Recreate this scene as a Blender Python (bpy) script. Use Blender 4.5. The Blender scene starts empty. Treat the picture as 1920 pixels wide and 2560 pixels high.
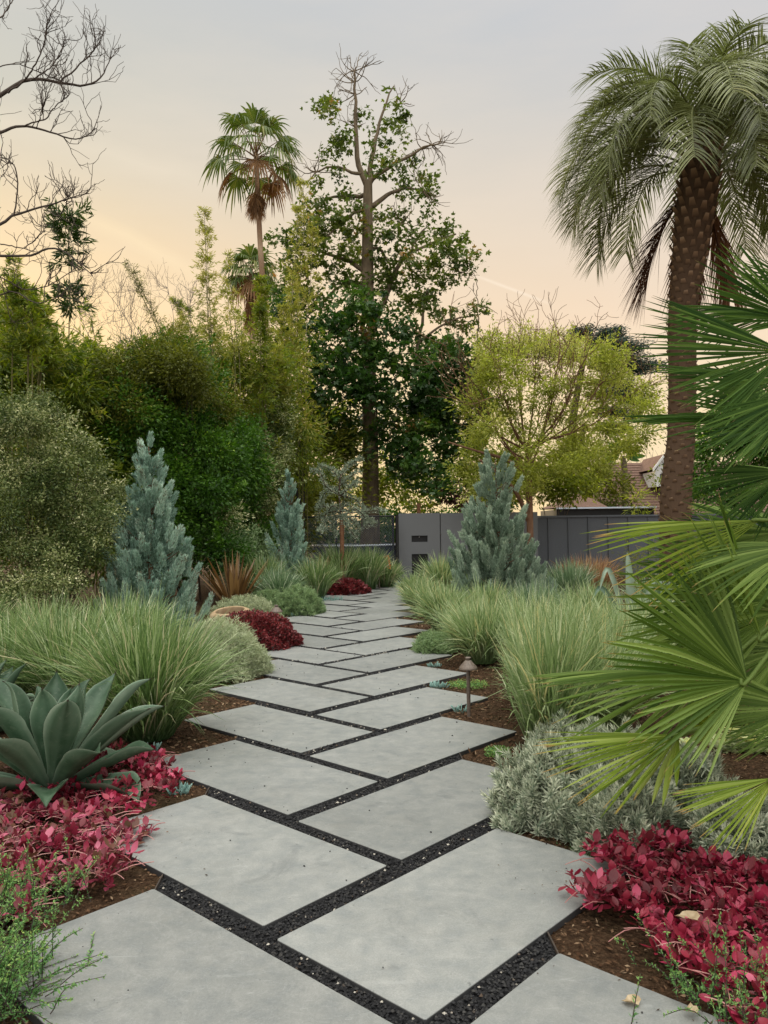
import bpy, math
import numpy as np
from mathutils import Matrix, Vector

S = bpy.context.scene
C = S.collection
R = math.radians
# ------------------------------------------------------------------ camera
FPX, PITCH, ROLL, CAMH = 1948.0, 0.02124, -0.012394, 1.3
cr, sr, cp, sp = math.cos(ROLL), math.sin(ROLL), math.cos(PITCH), math.sin(PITCH)
X0 = np.array([1., 0, 0]); F0 = np.array([0, cp, sp]); U0 = np.array([0, -sp, cp])
RIGHT = cr*X0 + sr*U0
UP = -sr*X0 + cr*U0
cam = bpy.data.cameras.new('camera')
cam.sensor_fit = 'VERTICAL'; cam.sensor_height = 36; cam.lens = FPX/2560*36
cam.clip_end = 3000; cam.clip_start = .05
camo = bpy.data.objects.new('camera', cam); C.objects.link(camo)
M = Matrix(((RIGHT[0], UP[0], -F0[0], 0), (RIGHT[1], UP[1], -F0[1], 0), (RIGHT[2], UP[2], -F0[2], CAMH), (0, 0, 0, 1)))
camo.matrix_world = M
S.camera = camo
S.render.resolution_x = 768; S.render.resolution_y = 1024

def ray(u, v):
    return F0 + (u-960)/FPX*RIGHT - (v-1280)/FPX*UP
def P(u, v, Y):                       # the point seen at photo pixel (u, v), Y metres ahead
    d = ray(u, v); return np.array([0, 0, CAMH]) + d*(Y/d[1])
def G(u, v, z=0.):                    # the point of the ground seen at photo pixel (u, v)
    d = ray(u, v); return np.array([0, 0, CAMH]) + d*((z-CAMH)/d[2])

# ------------------------------------------------------------------ world
SUN_AZ, SUN_EL = R(-30), R(7)         # azimuth from +Y, positive to the right
w = bpy.data.worlds.new('World'); S.world = w; w.use_nodes = True
nt = w.node_tree; nt.nodes.clear()
def N(t, **k):
    n = nt.nodes.new(t)
    for a, b in k.items(): setattr(n, a, b)
    return n
def L(a, b): nt.links.new(a, b)
def ramp(fac, stops, interp='LINEAR'):
    n = N('ShaderNodeValToRGB'); n.color_ramp.interpolation = interp
    e = n.color_ramp.elements
    while len(e) > 1: e.remove(e[-1])
    e[0].position = stops[0][0]; e[0].color = tuple(stops[0][1])+(1,) if len(stops[0][1]) == 3 else stops[0][1]
    for p, c in stops[1:]:
        q = e.new(p); q.color = tuple(c)+(1,) if len(c) == 3 else c
    if fac is not None: L(fac, n.inputs[0])
    return n.outputs[0]
def math_(op, a, b=None, c=None, clamp=False):
    n = N('ShaderNodeMath', operation=op); n.use_clamp = clamp
    for i, x in enumerate((a, b, c)):
        if x is None: continue
        if isinstance(x, (int, float)): n.inputs[i].default_value = x
        else: L(x, n.inputs[i])
    return n.outputs[0]
def mixc(f, a, b, mode='MIX'):
    n = N('ShaderNodeMix', data_type='RGBA', blend_type=mode)
    for s, x in ((n.inputs[0], f), (n.inputs[6], a), (n.inputs[7], b)):
        if isinstance(x, (int, float)): s.default_value = x
        elif isinstance(x, (tuple, list)): s.default_value = tuple(x)+(1,) if len(x) == 3 else x
        else: L(x, s)
    return n.outputs[2]
def dotn(vec, d):
    n = N('ShaderNodeVectorMath', operation='DOT_PRODUCT'); L(vec, n.inputs[0]); n.inputs[1].default_value = tuple(d)
    return n.outputs['Value']
tc = N('ShaderNodeTexCoord').outputs['Generated']
sx = N('ShaderNodeSeparateXYZ'); L(tc, sx.inputs[0])
z = sx.outputs[2]
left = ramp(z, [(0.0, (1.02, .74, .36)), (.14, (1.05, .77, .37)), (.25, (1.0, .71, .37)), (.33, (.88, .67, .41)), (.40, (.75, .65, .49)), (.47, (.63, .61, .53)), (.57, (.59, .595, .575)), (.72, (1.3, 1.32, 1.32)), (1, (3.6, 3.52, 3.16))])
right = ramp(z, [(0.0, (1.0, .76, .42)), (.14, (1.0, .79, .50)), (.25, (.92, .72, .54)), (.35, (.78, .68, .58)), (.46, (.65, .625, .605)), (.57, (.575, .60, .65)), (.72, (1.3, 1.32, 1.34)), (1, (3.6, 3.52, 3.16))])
side = math_('MULTIPLY_ADD', dotn(tc, (1, .15, 0)), 1.25, .35, clamp=True)
sky = mixc(side, left, right)
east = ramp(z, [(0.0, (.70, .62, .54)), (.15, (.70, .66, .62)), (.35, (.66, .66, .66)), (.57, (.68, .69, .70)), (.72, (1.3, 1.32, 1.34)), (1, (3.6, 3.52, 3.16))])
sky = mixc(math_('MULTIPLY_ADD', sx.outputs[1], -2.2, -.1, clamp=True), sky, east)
back = math_('MULTIPLY_ADD', math_('MULTIPLY', sx.outputs[1], -1., clamp=True), 1.5, 1.)  # sky behind the camera, like the zenith stops, brightened to light the foreground
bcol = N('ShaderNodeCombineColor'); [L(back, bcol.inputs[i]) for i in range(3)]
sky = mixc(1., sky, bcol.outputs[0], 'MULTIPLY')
# glow round the set sun
sd = np.array([math.sin(SUN_AZ)*math.cos(R(3)), math.cos(SUN_AZ)*math.cos(R(3)), math.sin(R(3))])
gl = math_('POWER', math_('MAXIMUM', dotn(tc, sd), 0.), 26.)
sky = mixc(gl, sky, (.22, .17, .07), 'ADD')
# thin high cloud
mp = N('ShaderNodeMapping'); L(tc, mp.inputs[0]); mp.inputs['Scale'].default_value = (1.2, 1.2, 5); mp.inputs['Rotation'].default_value = (0, R(25), 0)
no = N('ShaderNodeTexNoise'); L(mp.outputs[0], no.inputs[0]); no.inputs['Scale'].default_value = 2.2; no.inputs['Detail'].default_value = 7; no.inputs['Roughness'].default_value = .55
cl = ramp(no.outputs['Fac'], [(.42, (0, 0, 0)), (.7, (1, 1, 1))])
n_cl = math_('MULTIPLY', cl, .24)
sky = mixc(n_cl, sky, (.95, .80, .64), 'MIX')
# two vapour trails, as bands round great circles
def trail(p0, p1, wd, amp, col, soft):
    global sky
    a = ray(*p0); a /= np.linalg.norm(a); b = ray(*p1); b /= np.linalg.norm(b)
    n = np.cross(a, b); n /= np.linalg.norm(n)
    m = (a+b); m /= np.linalg.norm(m); t = (b-a); t -= t.dot(m)*m; half = np.linalg.norm(t)/2; t /= np.linalg.norm(t)
    nz = N('ShaderNodeTexNoise'); L(tc, nz.inputs[0]); nz.inputs['Scale'].default_value = 14; nz.inputs['Detail'].default_value = 5
    dn = math_('ADD', dotn(tc, n), math_('MULTIPLY_ADD', nz.outputs['Fac'], soft, -soft/2))
    across = math_('SUBTRACT', 1., math_('DIVIDE', math_('ABSOLUTE', dn), wd), clamp=True)
    al = math_('SUBTRACT', 1., math_('POWER', math_('DIVIDE', math_('ABSOLUTE', dotn(tc, t)), half*1.15), 3.), clamp=True)
    front = math_('GREATER_THAN', dotn(tc, m), 0.)
    f = math_('MULTIPLY', math_('MULTIPLY', across, al), math_('MULTIPLY', front, amp))
    sky = mixc(f, sky, col)
trail((1185, 688), (1372, 758), .0028, .75, (1.0, .84, .66), .001)
trail((150, 510), (500, 685), .013, .5, (1.0, .80, .52), .012)
trail((-200, 250), (560, 470), .02, .16, (1.0, .88, .70), .03)
ns = N('ShaderNodeTexSky', sky_type='NISHITA'); ns.sun_disc = False; ns.sun_elevation = SUN_EL; ns.sun_rotation = SUN_AZ
bg1 = N('ShaderNodeBackground'); L(ns.outputs[0], bg1.inputs[0]); bg1.inputs[1].default_value = .005
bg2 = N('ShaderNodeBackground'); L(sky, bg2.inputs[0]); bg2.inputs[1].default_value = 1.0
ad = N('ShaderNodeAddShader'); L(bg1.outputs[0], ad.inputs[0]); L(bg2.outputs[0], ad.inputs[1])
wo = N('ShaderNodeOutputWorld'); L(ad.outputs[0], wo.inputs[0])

sun = bpy.data.lights.new('sun', 'SUN'); sun.energy = 2.1; sun.angle = R(10); sun.color = (1, .80, .56)
so = bpy.data.objects.new('sun', sun); C.objects.link(so)
so.rotation_euler = Vector((-math.sin(SUN_AZ)*math.cos(R(16)), -math.cos(SUN_AZ)*math.cos(R(16)), -math.sin(R(16)))).to_track_quat('-Z', 'Y').to_euler()
S.view_settings.view_transform = 'Standard'; S.view_settings.look = 'None'
S.view_settings.exposure = 0; S.view_settings.gamma = 1
S.render.engine = 'CYCLES'
S.cycles.max_bounces = 6; S.cycles.transparent_max_bounces = 6

# ------------------------------------------------------------------ mesh helpers
def nrm(a):
    a = np.asarray(a, float); return a/np.maximum(np.linalg.norm(a, axis=-1, keepdims=True), 1e-9)
def rng(s): return np.random.default_rng(s)
def rdir(g, n): return nrm(g.normal(size=(n, 3)))

class MB:
    def __init__(s): s.V = []; s.Q = []; s.T = []; s.A = []; s.B = []; s.n = 0
    def add(s, v, q=None, t=None, rnd=.5, tt=0.):
        v = np.asarray(v, float).reshape(-1, 3); m = len(v)
        s.V.append(v)
        if q is not None and len(q): s.Q.append(np.asarray(q, int)+s.n)
        if t is not None and len(t): s.T.append(np.asarray(t, int)+s.n)
        s.A.append(np.broadcast_to(np.asarray(rnd, float), (m,))); s.B.append(np.broadcast_to(np.asarray(tt, float), (m,)))
        s.n += m
    def build(s, name, mat, parent=None, smooth=True, origin=None):
        V = np.concatenate(s.V)
        if parent is not None and origin is None: V = V - np.array(WORLDLOC[parent.name])
        o_ = None
        if parent is None and origin is not None: V = V - np.asarray(origin)
        me = bpy.data.meshes.new(name)
        me.vertices.add(len(V)); me.vertices.foreach_set('co', V.astype(np.float32).ravel())
        Q = np.concatenate(s.Q) if s.Q else np.zeros((0, 4), int); T = np.concatenate(s.T) if s.T else np.zeros((0, 3), int)
        me.loops.add(Q.size+T.size); me.loops.foreach_set('vertex_index', np.concatenate([Q.ravel(), T.ravel()]).astype(np.int32))
        me.polygons.add(len(Q)+len(T))
        st = np.concatenate([np.arange(len(Q))*4, Q.size+np.arange(len(T))*3]).astype(np.int32)
        me.polygons.foreach_set('loop_start', st)
        me.update(calc_edges=True); me.validate()
        if len(me.vertices) == len(V):
            for nm, src in (('rnd', s.A), ('tip', s.B)):
                a = me.attributes.new(nm, 'FLOAT', 'POINT'); a.data.foreach_set('value', np.concatenate(src).astype(np.float32))
        me.polygons.foreach_set('use_smooth', [bool(smooth)]*len(me.polygons))
        me.materials.append(mat)
        o = bpy.data.objects.new(name, me); C.objects.link(o)
        if parent is not None: o.parent = parent; WORLDLOC[o.name] = WORLDLOC[parent.name]
        elif origin is not None: o.location = origin; WORLDLOC[o.name] = tuple(origin)
        else: WORLDLOC[o.name] = (0, 0, 0)
        return o
WORLDLOC = {}
def thing(name, loc, label, cat, group=None):
    o = bpy.data.objects.new(name, None); C.objects.link(o); o.location = tuple(float(x) for x in loc); o.empty_display_size = .1
    WORLDLOC[o.name] = tuple(float(x) for x in loc)
    return tag(o, label, cat, group)
def tag(o, label=None, cat=None, group=None, kind=None):
    if label: o['label'] = label
    if cat: o['category'] = cat
    if group: o['group'] = group
    if kind: o['kind'] = kind
    return o

def ribbons(mb, path, wid, side, rnd=.5, fold=0., nor=None):
    """path (N,K,3), wid half widths (N,K), side (N,3) or (N,K,3)"""
    Nn, K, _ = path.shape
    side = np.asarray(side)
    if side.ndim == 2: side = np.repeat(side[:, None, :], K, 1)
    rnd = np.broadcast_to(np.asarray(rnd, float), (Nn,))
    tt = np.broadcast_to(np.linspace(0, 1, K)[None, :, None], (Nn, K, 1))
    Lf = path - side*wid[..., None]; Rt = path + side*wid[..., None]
    if fold:
        d = np.gradient(path, axis=1); nn = nrm(np.cross(d, side)) if nor is None else (nor if nor.ndim == 3 else nor[:, None, :])
        Cc = path - nn*wid[..., None]*fold
        v = np.stack([Lf, Cc, Rt], 2); c = 3
    else: v = np.stack([Lf, Rt], 2); c = 2
    idx = np.arange(Nn*K*c).reshape(Nn, K, c)
    q = []
    for j in range(c-1):
        q.append(np.stack([idx[:, :-1, j], idx[:, :-1, j+1], idx[:, 1:, j+1], idx[:, 1:, j]], -1).reshape(-1, 4))
    mb.add(v.reshape(-1, 3), np.concatenate(q), rnd=np.repeat(rnd, K*c), tt=np.repeat(tt, c, 2).ravel())

def leaves(mb, p, d, Ln, Wd, rnd, g, fold=.2, nor=None):
    n = len(p); d = nrm(d)
    if nor is None: nor = rdir(g, n)
    side = nrm(np.cross(d, nor)); nn = np.cross(side, d)
    Ln = np.broadcast_to(Ln, (n,))[:, None]; Wd = np.broadcast_to(Wd, (n,))[:, None]
    m = p + d*Ln*.45
    v = np.stack([p, m - side*Wd/2 + nn*Wd*fold, p + d*Ln, m + side*Wd/2 + nn*Wd*fold], 1)
    q = np.arange(n*4).reshape(n, 4)
    mb.add(v.reshape(-1, 3), q, rnd=np.repeat(np.broadcast_to(rnd, (n,)), 4), tt=np.tile([0, .5, 1, .5], n))

def lobed(mb, p, d, size, rnd, g, nor=None):
    """maple-like leaves: three blades from one stalk point"""
    n = len(p); d = nrm(d)
    if nor is None: nor = nrm(g.normal(size=(n, 3))+np.array([0, 0, 1.2]))
    side = nrm(np.cross(d, nor)); sz = np.broadcast_to(size, (n,))
    for a, s in ((0, 1.), (.95, .82), (-.95, .82)):
        dd = d*math.cos(a)+side*math.sin(a)
        leaves(mb, p, dd, sz*s, sz*.5, rnd, g, .12, np.cross(side, d))

def tube(mb, pts, rad, sides=6, rnd=.5, cap=True):
    pts = np.asarray(pts, float); K = len(pts); rad = np.broadcast_to(np.asarray(rad, float), (K,))
    d = nrm(np.gradient(pts, axis=0))
    up = np.array([0, 0, 1.]) if abs(d[0][2]) < .9 else np.array([1., 0, 0])
    a = np.zeros((K, 3)); x = nrm(np.cross(d[0], up))
    for k in range(K):
        x = x - x.dot(d[k])*d[k]; x = nrm(x); a[k] = x
    b = np.cross(d, a)
    th = np.linspace(0, 2*math.pi, sides, endpoint=False)
    v = pts[:, None, :] + rad[:, None, None]*(a[:, None, :]*np.cos(th)[None, :, None] + b[:, None, :]*np.sin(th)[None, :, None])
    i = np.arange(K*sides).reshape(K, sides); j = np.roll(i, -1, 1)
    q = np.stack([i[:-1], j[:-1], j[1:], i[1:]], -1).reshape(-1, 4)
    mb.add(v.reshape(-1, 3), q, rnd=rnd, tt=np.repeat(np.linspace(0, 1, K), sides))
    if cap:
        mb.add(np.vstack([pts[-1:], v[-1]]), t=[(0, k+1, (k+1) % sides+1) for k in range(sides)], rnd=float(np.mean(rnd)), tt=1)

def smooth_path(pts, n):
    pts = np.asarray(pts, float)
    if len(pts) < 3:
        t = np.linspace(0, 1, n)[:, None]; return pts[0]*(1-t)+pts[-1]*t
    k = len(pts); out = []
    t = np.linspace(0, k-1-1e-6, n)
    for x in t:
        i = int(x); f = x-i
        p0 = pts[max(i-1, 0)]; p1 = pts[i]; p2 = pts[min(i+1, k-1)]; p3 = pts[min(i+2, k-1)]
        out.append(.5*((2*p1)+(-p0+p2)*f+(2*p0-5*p1+4*p2-p3)*f*f+(-p0+3*p1-3*p2+p3)*f**3))
    return np.array(out)

def box(mb, lo, hi, rnd=.5):
    x0, y0, z0 = lo; x1, y1, z1 = hi
    v = [(x0, y0, z0), (x1, y0, z0), (x1, y1, z0), (x0, y1, z0), (x0, y0, z1), (x1, y0, z1), (x1, y1, z1), (x0, y1, z1)]
    mb.add(v, [(0, 3, 2, 1), (4, 5, 6, 7), (0, 1, 5, 4), (1, 2, 6, 5), (2, 3, 7, 6), (3, 0, 4, 7)], rnd=rnd)
def lathe(mb, prof, c=(0, 0, 0), n=24, rnd=.5):
    prof = np.asarray(prof, float); K = len(prof); th = np.linspace(0, 2*math.pi, n, endpoint=False)
    v = np.stack([prof[:, 0, None]*np.cos(th), prof[:, 0, None]*np.sin(th), np.repeat(prof[:, 1, None], n, 1)], -1)+np.array(c)
    i = np.arange(K*n).reshape(K, n); j = np.roll(i, -1, 1)
    mb.add(v.reshape(-1, 3), np.stack([i[:-1], j[:-1], j[1:], i[1:]], -1).reshape(-1, 4), rnd=rnd)

# ------------------------------------------------------------------ materials
def newmat(name):
    global nt
    m = bpy.data.materials.new(name); m.use_nodes = True; nt = m.node_tree; nt.nodes.clear(); return m
def attr(n): return N('ShaderNodeAttribute', attribute_name=n).outputs['Fac']
def noise(scale, detail=4, rough=.5, vec=None, dist=0.):
    n = N('ShaderNodeTexNoise'); n.inputs['Scale'].default_value = scale; n.inputs['Detail'].default_value = detail
    n.inputs['Roughness'].default_value = rough; n.inputs['Distortion'].default_value = dist
    if vec is None: vec = N('ShaderNodeTexCoord').outputs['Object']
    L(vec, n.inputs[0]); return n.outputs['Fac']
def finish(col, rough=.6, spec=.3, bump=None, bstr=.3, bdist=.01, trans=0., tcol=None, metal=0.):
    p = N('ShaderNodeBsdfPrincipled'); o = N('ShaderNodeOutputMaterial')
    if isinstance(col, (tuple, list)): p.inputs['Base Color'].default_value = tuple(col)+(1,)
    else: L(col, p.inputs['Base Color'])
    if isinstance(rough, (int, float)): p.inputs['Roughness'].default_value = rough
    else: L(rough, p.inputs['Roughness'])
    p.inputs['Specular IOR Level'].default_value = spec; p.inputs['Metallic'].default_value = metal
    if bump is not None:
        b = N('ShaderNodeBump'); L(bump, b.inputs['Height']); b.inputs['Strength'].default_value = bstr; b.inputs['Distance'].default_value = bdist
        L(b.outputs[0], p.inputs['Normal'])
    if trans:
        t = N('ShaderNodeBsdfTranslucent'); L(tcol if tcol is not None else col, t.inputs[0])
        m = N('ShaderNodeMixShader'); m.inputs[0].default_value = trans; L(p.outputs[0], m.inputs[1]); L(t.outputs[0], m.inputs[2]); L(m.outputs[0], o.inputs[0])
    else: L(p.outputs[0], o.inputs[0])
def leafmat(name, stops, trans=.3, rough=.5, spec=.3, tip=None, tippos=.9, base=None, stripe=False):
    m = newmat(name)
    def viv(c):
        if not (c[1] > c[0]*.9 and c[1] > c[2]): return c
        y = .3*c[0]+.6*c[1]+.1*c[2]; return tuple(max(.002, (y+(k-y)*1.18)*1.16) for k in c)
    stops = [(p_, viv(c_)) for p_, c_ in stops]
    c = ramp(attr('rnd'), stops)
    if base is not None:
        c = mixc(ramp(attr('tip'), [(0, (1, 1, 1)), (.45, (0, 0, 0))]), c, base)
    if tip is not None:
        f = math_('MULTIPLY', ramp(attr('tip'), [(tippos, (0, 0, 0)), (min(tippos+.08, 1), (1, 1, 1))]), math_('GREATER_THAN', math_('FRACT', math_('MULTIPLY', attr('rnd'), 37.)), .35))
        c = mixc(f, c, tip)
    br = N('ShaderNodeHueSaturation'); br.inputs['Value'].default_value = 1.5; br.inputs['Saturation'].default_value = 1.1; L(c, br.inputs['Color'])
    finish(c, rough, spec, trans=trans, tcol=br.outputs[0])
    return m
def barkmat(name, c1, c2, scale=12, bstr=.6):
    m = newmat(name)
    mp = N('ShaderNodeMapping'); L(N('ShaderNodeTexCoord').outputs['Object'], mp.inputs[0]); mp.inputs['Scale'].default_value = (1, 1, .35)
    n = noise(scale, 6, .65, mp.outputs[0]); c = ramp(n, [(.3, c1), (.7, c2)])
    finish(c, .85, .15, n, bstr, .02)
    return m

def slate():
    m = newmat('slate')
    o = N('ShaderNodeTexCoord').outputs['Object']
    geo = N('ShaderNodeNewGeometry').outputs['Position']
    a = noise(1.6, 5, .6, geo); b = noise(11, 7, .62, geo, .25); c = noise(160, 3, .6, geo)
    col = ramp(a, [(.25, (0.195, 0.204, 0.198)), (.5, (0.227, 0.235, 0.226)), (.75, (0.266, 0.271, 0.259))])
    col = mixc(.52, col, ramp(b, [(.34, (0.153, 0.168, 0.171)), (.52, (0.223, 0.230, 0.220)), (.68, (0.290, 0.291, 0.276))]))
    pv = math_('MULTIPLY_ADD', attr('rnd'), .30, .85)
    pc = N('ShaderNodeCombineColor'); [L(pv, pc.inputs[i]) for i in range(3)]
    col = mixc(1., col, pc.outputs[0], 'MULTIPLY')
    so = noise(1.1, 9, .72, geo, .5); col = mixc(math_('MULTIPLY', ramp(so, [(.52, (0, 0, 0)), (.74, (1, 1, 1))]), .28), col, (.17, .155, .125))
    fg = noise(420, 2, .5, geo); fv = math_('MULTIPLY_ADD', fg, .5, .75); fc = N('ShaderNodeCombineColor'); [L(fv, fc.inputs[i]) for i in range(3)]
    col = mixc(1., col, fc.outputs[0], 'MULTIPLY')
    # dark worn patches and spots
    st = noise(3.1, 8, .7, geo, 1.4); col = mixc(math_('MULTIPLY', ramp(st, [(.57, (0, 0, 0)), (.70, (1, 1, 1))]), .50), col, (.10, .11, .115))
    sp_ = noise(38, 2, .5, geo); col = mixc(math_('MULTIPLY', ramp(sp_, [(.70, (0, 0, 0)), (.76, (1, 1, 1))]), .5), col, (.08, .085, .085))
    # pale scratches
    mp = N('ShaderNodeMapping'); L(geo, mp.inputs[0]); mp.inputs['Scale'].default_value = (3, 11, 1); mp.inputs['Rotation'].default_value = (0, 0, .5)
    sc = noise(2.4, 9, .75, mp.outputs[0], .8); col = mixc(math_('MULTIPLY', ramp(sc, [(.58, (0, 0, 0)), (.66, (1, 1, 1))]), .32), col, (.36, .37, .36))
    sc2 = noise(5.5, 8, .7, geo, 3.); col = mixc(math_('MULTIPLY', ramp(sc2, [(.485, (0, 0, 0)), (.5, (1, 1, 1)), (.515, (0, 0, 0))]), .26), col, (.38, .385, .38))
    gr = math_('MULTIPLY_ADD', c, .42, .79); gc = N('ShaderNodeCombineColor'); [L(gr, gc.inputs[i]) for i in range(3)]
    col = mixc(1., col, gc.outputs[0], 'MULTIPLY')
    bb = math_('ADD', math_('MULTIPLY', b, .7), math_('MULTIPLY', c, .25))
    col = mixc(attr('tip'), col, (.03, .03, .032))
    finish(col, ramp(a, [(.3, (.42, .42, .42)), (.7, (.62, .62, .62))]), .4, bb, .35, .004)
    return m
MAT = {}
MAT['slate'] = slate()
m = newmat('mulch'); g1 = noise(45, 8, .7); g2 = noise(3, 4)
v = N('ShaderNodeTexVoronoi'); v.inputs['Scale'].default_value = 55; L(N('ShaderNodeTexCoord').outputs['Object'], v.inputs[0])
c = ramp(g1, [(.3, (.030, .016, .009)), (.5, (.075, .043, .024)), (.72, (.16, .10, .06))])
c = mixc(math_('MULTIPLY', ramp(g2, [(.5, (0, 0, 0)), (.7, (1, 1, 1))]), .4), c, (.05, .052, .02))
finish(c, .95, .1, math_('ADD', g1, v.outputs['Distance']), .9, .03); MAT['mulch'] = m
m = newmat('black gravel'); v = N('ShaderNodeTexVoronoi'); v.inputs['Scale'].default_value = 90; L(N('ShaderNodeTexCoord').outputs['Object'], v.inputs[0])
finish(ramp(v.outputs['Distance'], [(0, (.035, .035, .037)), (.6, (.006, .006, .007))]), .8, .25, v.outputs['Distance'], -1., .02); MAT['gravelbed'] = m
m = newmat('lava stone'); finish(ramp(attr('rnd'), [(0, (.008, .008, .009)), (.7, (.022, .022, .024)), (.955, (.05, .048, .045)), (.97, (.09, .06, .04)), (.985, (.45, .42, .36))]), .75, .3); MAT['lava'] = m
m = newmat('bark chip'); finish(ramp(attr('rnd'), [(0, (.028, .014, .008)), (.45, (.085, .045, .024)), (.8, (.14, .08, .045)), (1, (.27, .19, .12))]), .9, .1); MAT['chip'] = m
m = newmat('grey gate paint'); n = noise(60, 4); finish(ramp(n, [(.3, (.140, .146, .152)), (.7, (.158, .163, .170))]), .6, .3, n, .1, .002); MAT['gate'] = m
m = newmat('slate blue fence paint'); n = noise(30, 4); finish(ramp(n, [(.3, (.082, .090, .102)), (.7, (.096, .104, .118))]), .55, .3, n, .1, .002); MAT['fence'] = m
m = newmat('black metal'); finish((.008, .008, .009), .5, .4); MAT['black'] = m
m = newmat('dark wire'); finish((.07, .09, .12), .5, .4); MAT['wire'] = m
m = newmat('bronze'); n = noise(70, 5, .6); finish(ramp(n, [(.3, (.09, .066, .052)), (.7, (.20, .155, .125))]), .5, .5, n, .3, .002); MAT['bronze'] = m
m = newmat('edging steel'); n = noise(30); finish(ramp(n, [(.3, (.03, .027, .025)), (.7, (.075, .055, .042))]), .7, .3); MAT['steel'] = m
m = newmat('clay'); n = noise(14, 5); finish(ramp(n, [(.3, (.34, .23, .13)), (.7, (.47, .35, .22))]), .8, .2, n, .2, .004); MAT['clay'] = m
m = newmat('white paint'); finish((.66, .66, .64), .6, .2); MAT['white'] = m
m = newmat('window glass'); finish((.012, .015, .018), .08, .6); MAT['glass'] = m
m = newmat('navy tarp'); n = noise(6, 4); finish(ramp(n, [(.3, (.006, .010, .06)), (.7, (.012, .02, .12))]), .5, .4, n, .5, .05); MAT['navy'] = m
m = newmat('pale rim'); finish((.55, .60, .68), .5, .3); MAT['palerim'] = m
m = newmat('roof shingle')
br = N('ShaderNodeTexBrick'); L(N('ShaderNodeTexCoord').outputs['Object'], br.inputs[0])
mp = N('ShaderNodeMapping'); mp.inputs['Rotation'].default_value = (0, 0, 0); L(N('ShaderNodeTexCoord').outputs['Object'], mp.inputs[0])
n = noise(4, 6, .7); n2 = noise(22, 3)
finish(mixc(.5, ramp(n, [(.3, (.10, .058, .042)), (.7, (.22, .14, .105))]), ramp(n2, [(.3, (.09, .05, .04)), (.7, (.24, .155, .12))])), .85, .15, n2, .4, .03); MAT['roof'] = m
m = newmat('house wall'); n = noise(5); finish(ramp(n, [(.3, (.10, .085, .075)), (.7, (.14, .12, .10))]), .8, .2); MAT['wall'] = m
m = newmat('wood stake'); n = noise(20, 5); finish(ramp(n, [(.3, (.13, .06, .03)), (.7, (.22, .11, .06))]), .8, .2, n, .3, .005); MAT['wood'] = m
MAT['palewood'] = barkmat('pale branch', (.16, .13, .11), (.30, .25, .21), 16)
MAT['bark_grey'] = barkmat('grey bark', (.075, .055, .036), (.20, .155, .10), 5)
MAT['bark_dark'] = barkmat('dark bark', (.035, .024, .018), (.10, .07, .05), 14)
MAT['bark_twig'] = barkmat('twig bark', (.045, .035, .03), (.10, .08, .065), 16)
MAT['bark_red'] = barkmat('reddish bark', (.12, .06, .035), (.24, .14, .085), 12)
m = newmat('palm trunk'); n = noise(18, 6, .7); c = ramp(attr('rnd'), [(0, (.022, .013, .009)), (.5, (.30, .19, .115)), (1, (.62, .46, .31))])
finish(mixc(math_('MULTIPLY', n, .5), c, (.04, .026, .02)), .9, .1, n, .5, .01); MAT['palmbark'] = m
m = newmat('culm'); finish(ramp(attr('rnd'), [(0, (.02, .018, .012)), (1, (.12, .11, .03))]), .5, .3); MAT['culm'] = m

lm = leafmat
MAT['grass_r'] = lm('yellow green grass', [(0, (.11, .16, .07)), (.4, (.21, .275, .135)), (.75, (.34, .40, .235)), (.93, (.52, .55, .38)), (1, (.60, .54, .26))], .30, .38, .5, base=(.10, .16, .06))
MAT['grass_b'] = lm('blue green grass', [(0, (.07, .12, .065)), (.4, (.145, .205, .12)), (.8, (.26, .33, .21)), (.95, (.50, .55, .42)), (1, (.60, .62, .50))], .28, .38, .5)
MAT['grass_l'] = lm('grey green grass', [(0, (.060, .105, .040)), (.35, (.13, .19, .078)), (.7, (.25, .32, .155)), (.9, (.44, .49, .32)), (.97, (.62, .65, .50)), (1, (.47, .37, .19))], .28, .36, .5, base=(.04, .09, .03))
MAT['grass_dry'] = lm('dry grass', [(0, (.19, .10, .05)), (.5, (.36, .21, .11)), (1, (.52, .36, .20))], .3, .7)
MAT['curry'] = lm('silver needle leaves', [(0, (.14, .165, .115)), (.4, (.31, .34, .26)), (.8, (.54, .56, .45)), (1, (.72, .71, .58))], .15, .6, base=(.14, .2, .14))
MAT['silver'] = lm('silver mound leaves', [(0, (.18, .215, .135)), (.5, (.35, .385, .26)), (1, (.55, .56, .40))], .2, .6)
MAT['mound'] = lm('grey green mound leaves', [(0, (.095, .15, .075)), (.5, (.20, .27, .145)), (1, (.36, .43, .24))], .25, .6)
MAT['red'] = lm('crimson leaves', [(0, (.05, .012, .012)), (.25, (.13, .016, .024)), (.55, (.29, .026, .050)), (.80, (.45, .045, .105)), (.88, (.60, .16, .24)), (.92, (.15, .085, .05)), (1, (.08, .10, .05))], .14, .4, .4)
MAT['redmix'] = lm('magenta leaves', [(0, (.07, .018, .016)), (.3, (.15, .022, .030)), (.50, (.31, .034, .07)), (.62, (.48, .12, .19)), (.68, (.13, .045, .03)), (.86, (.14, .09, .05)), (1, (.27, .18, .11))], .14, .45, .4)
MAT['redmound'] = lm('dark red leaves', [(0, (.04, .022, .015)), (.3, (.10, .020, .020)), (.65, (.19, .030, .034)), (.9, (.30, .06, .06)), (1, (.42, .18, .14))], .2, .45, .4)
MAT['thyme'] = lm('green needle leaves', [(0, (.045, .11, .045)), (.5, (.12, .23, .09)), (.85, (.24, .36, .14)), (1, (.36, .44, .16))], .3, .5)
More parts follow.
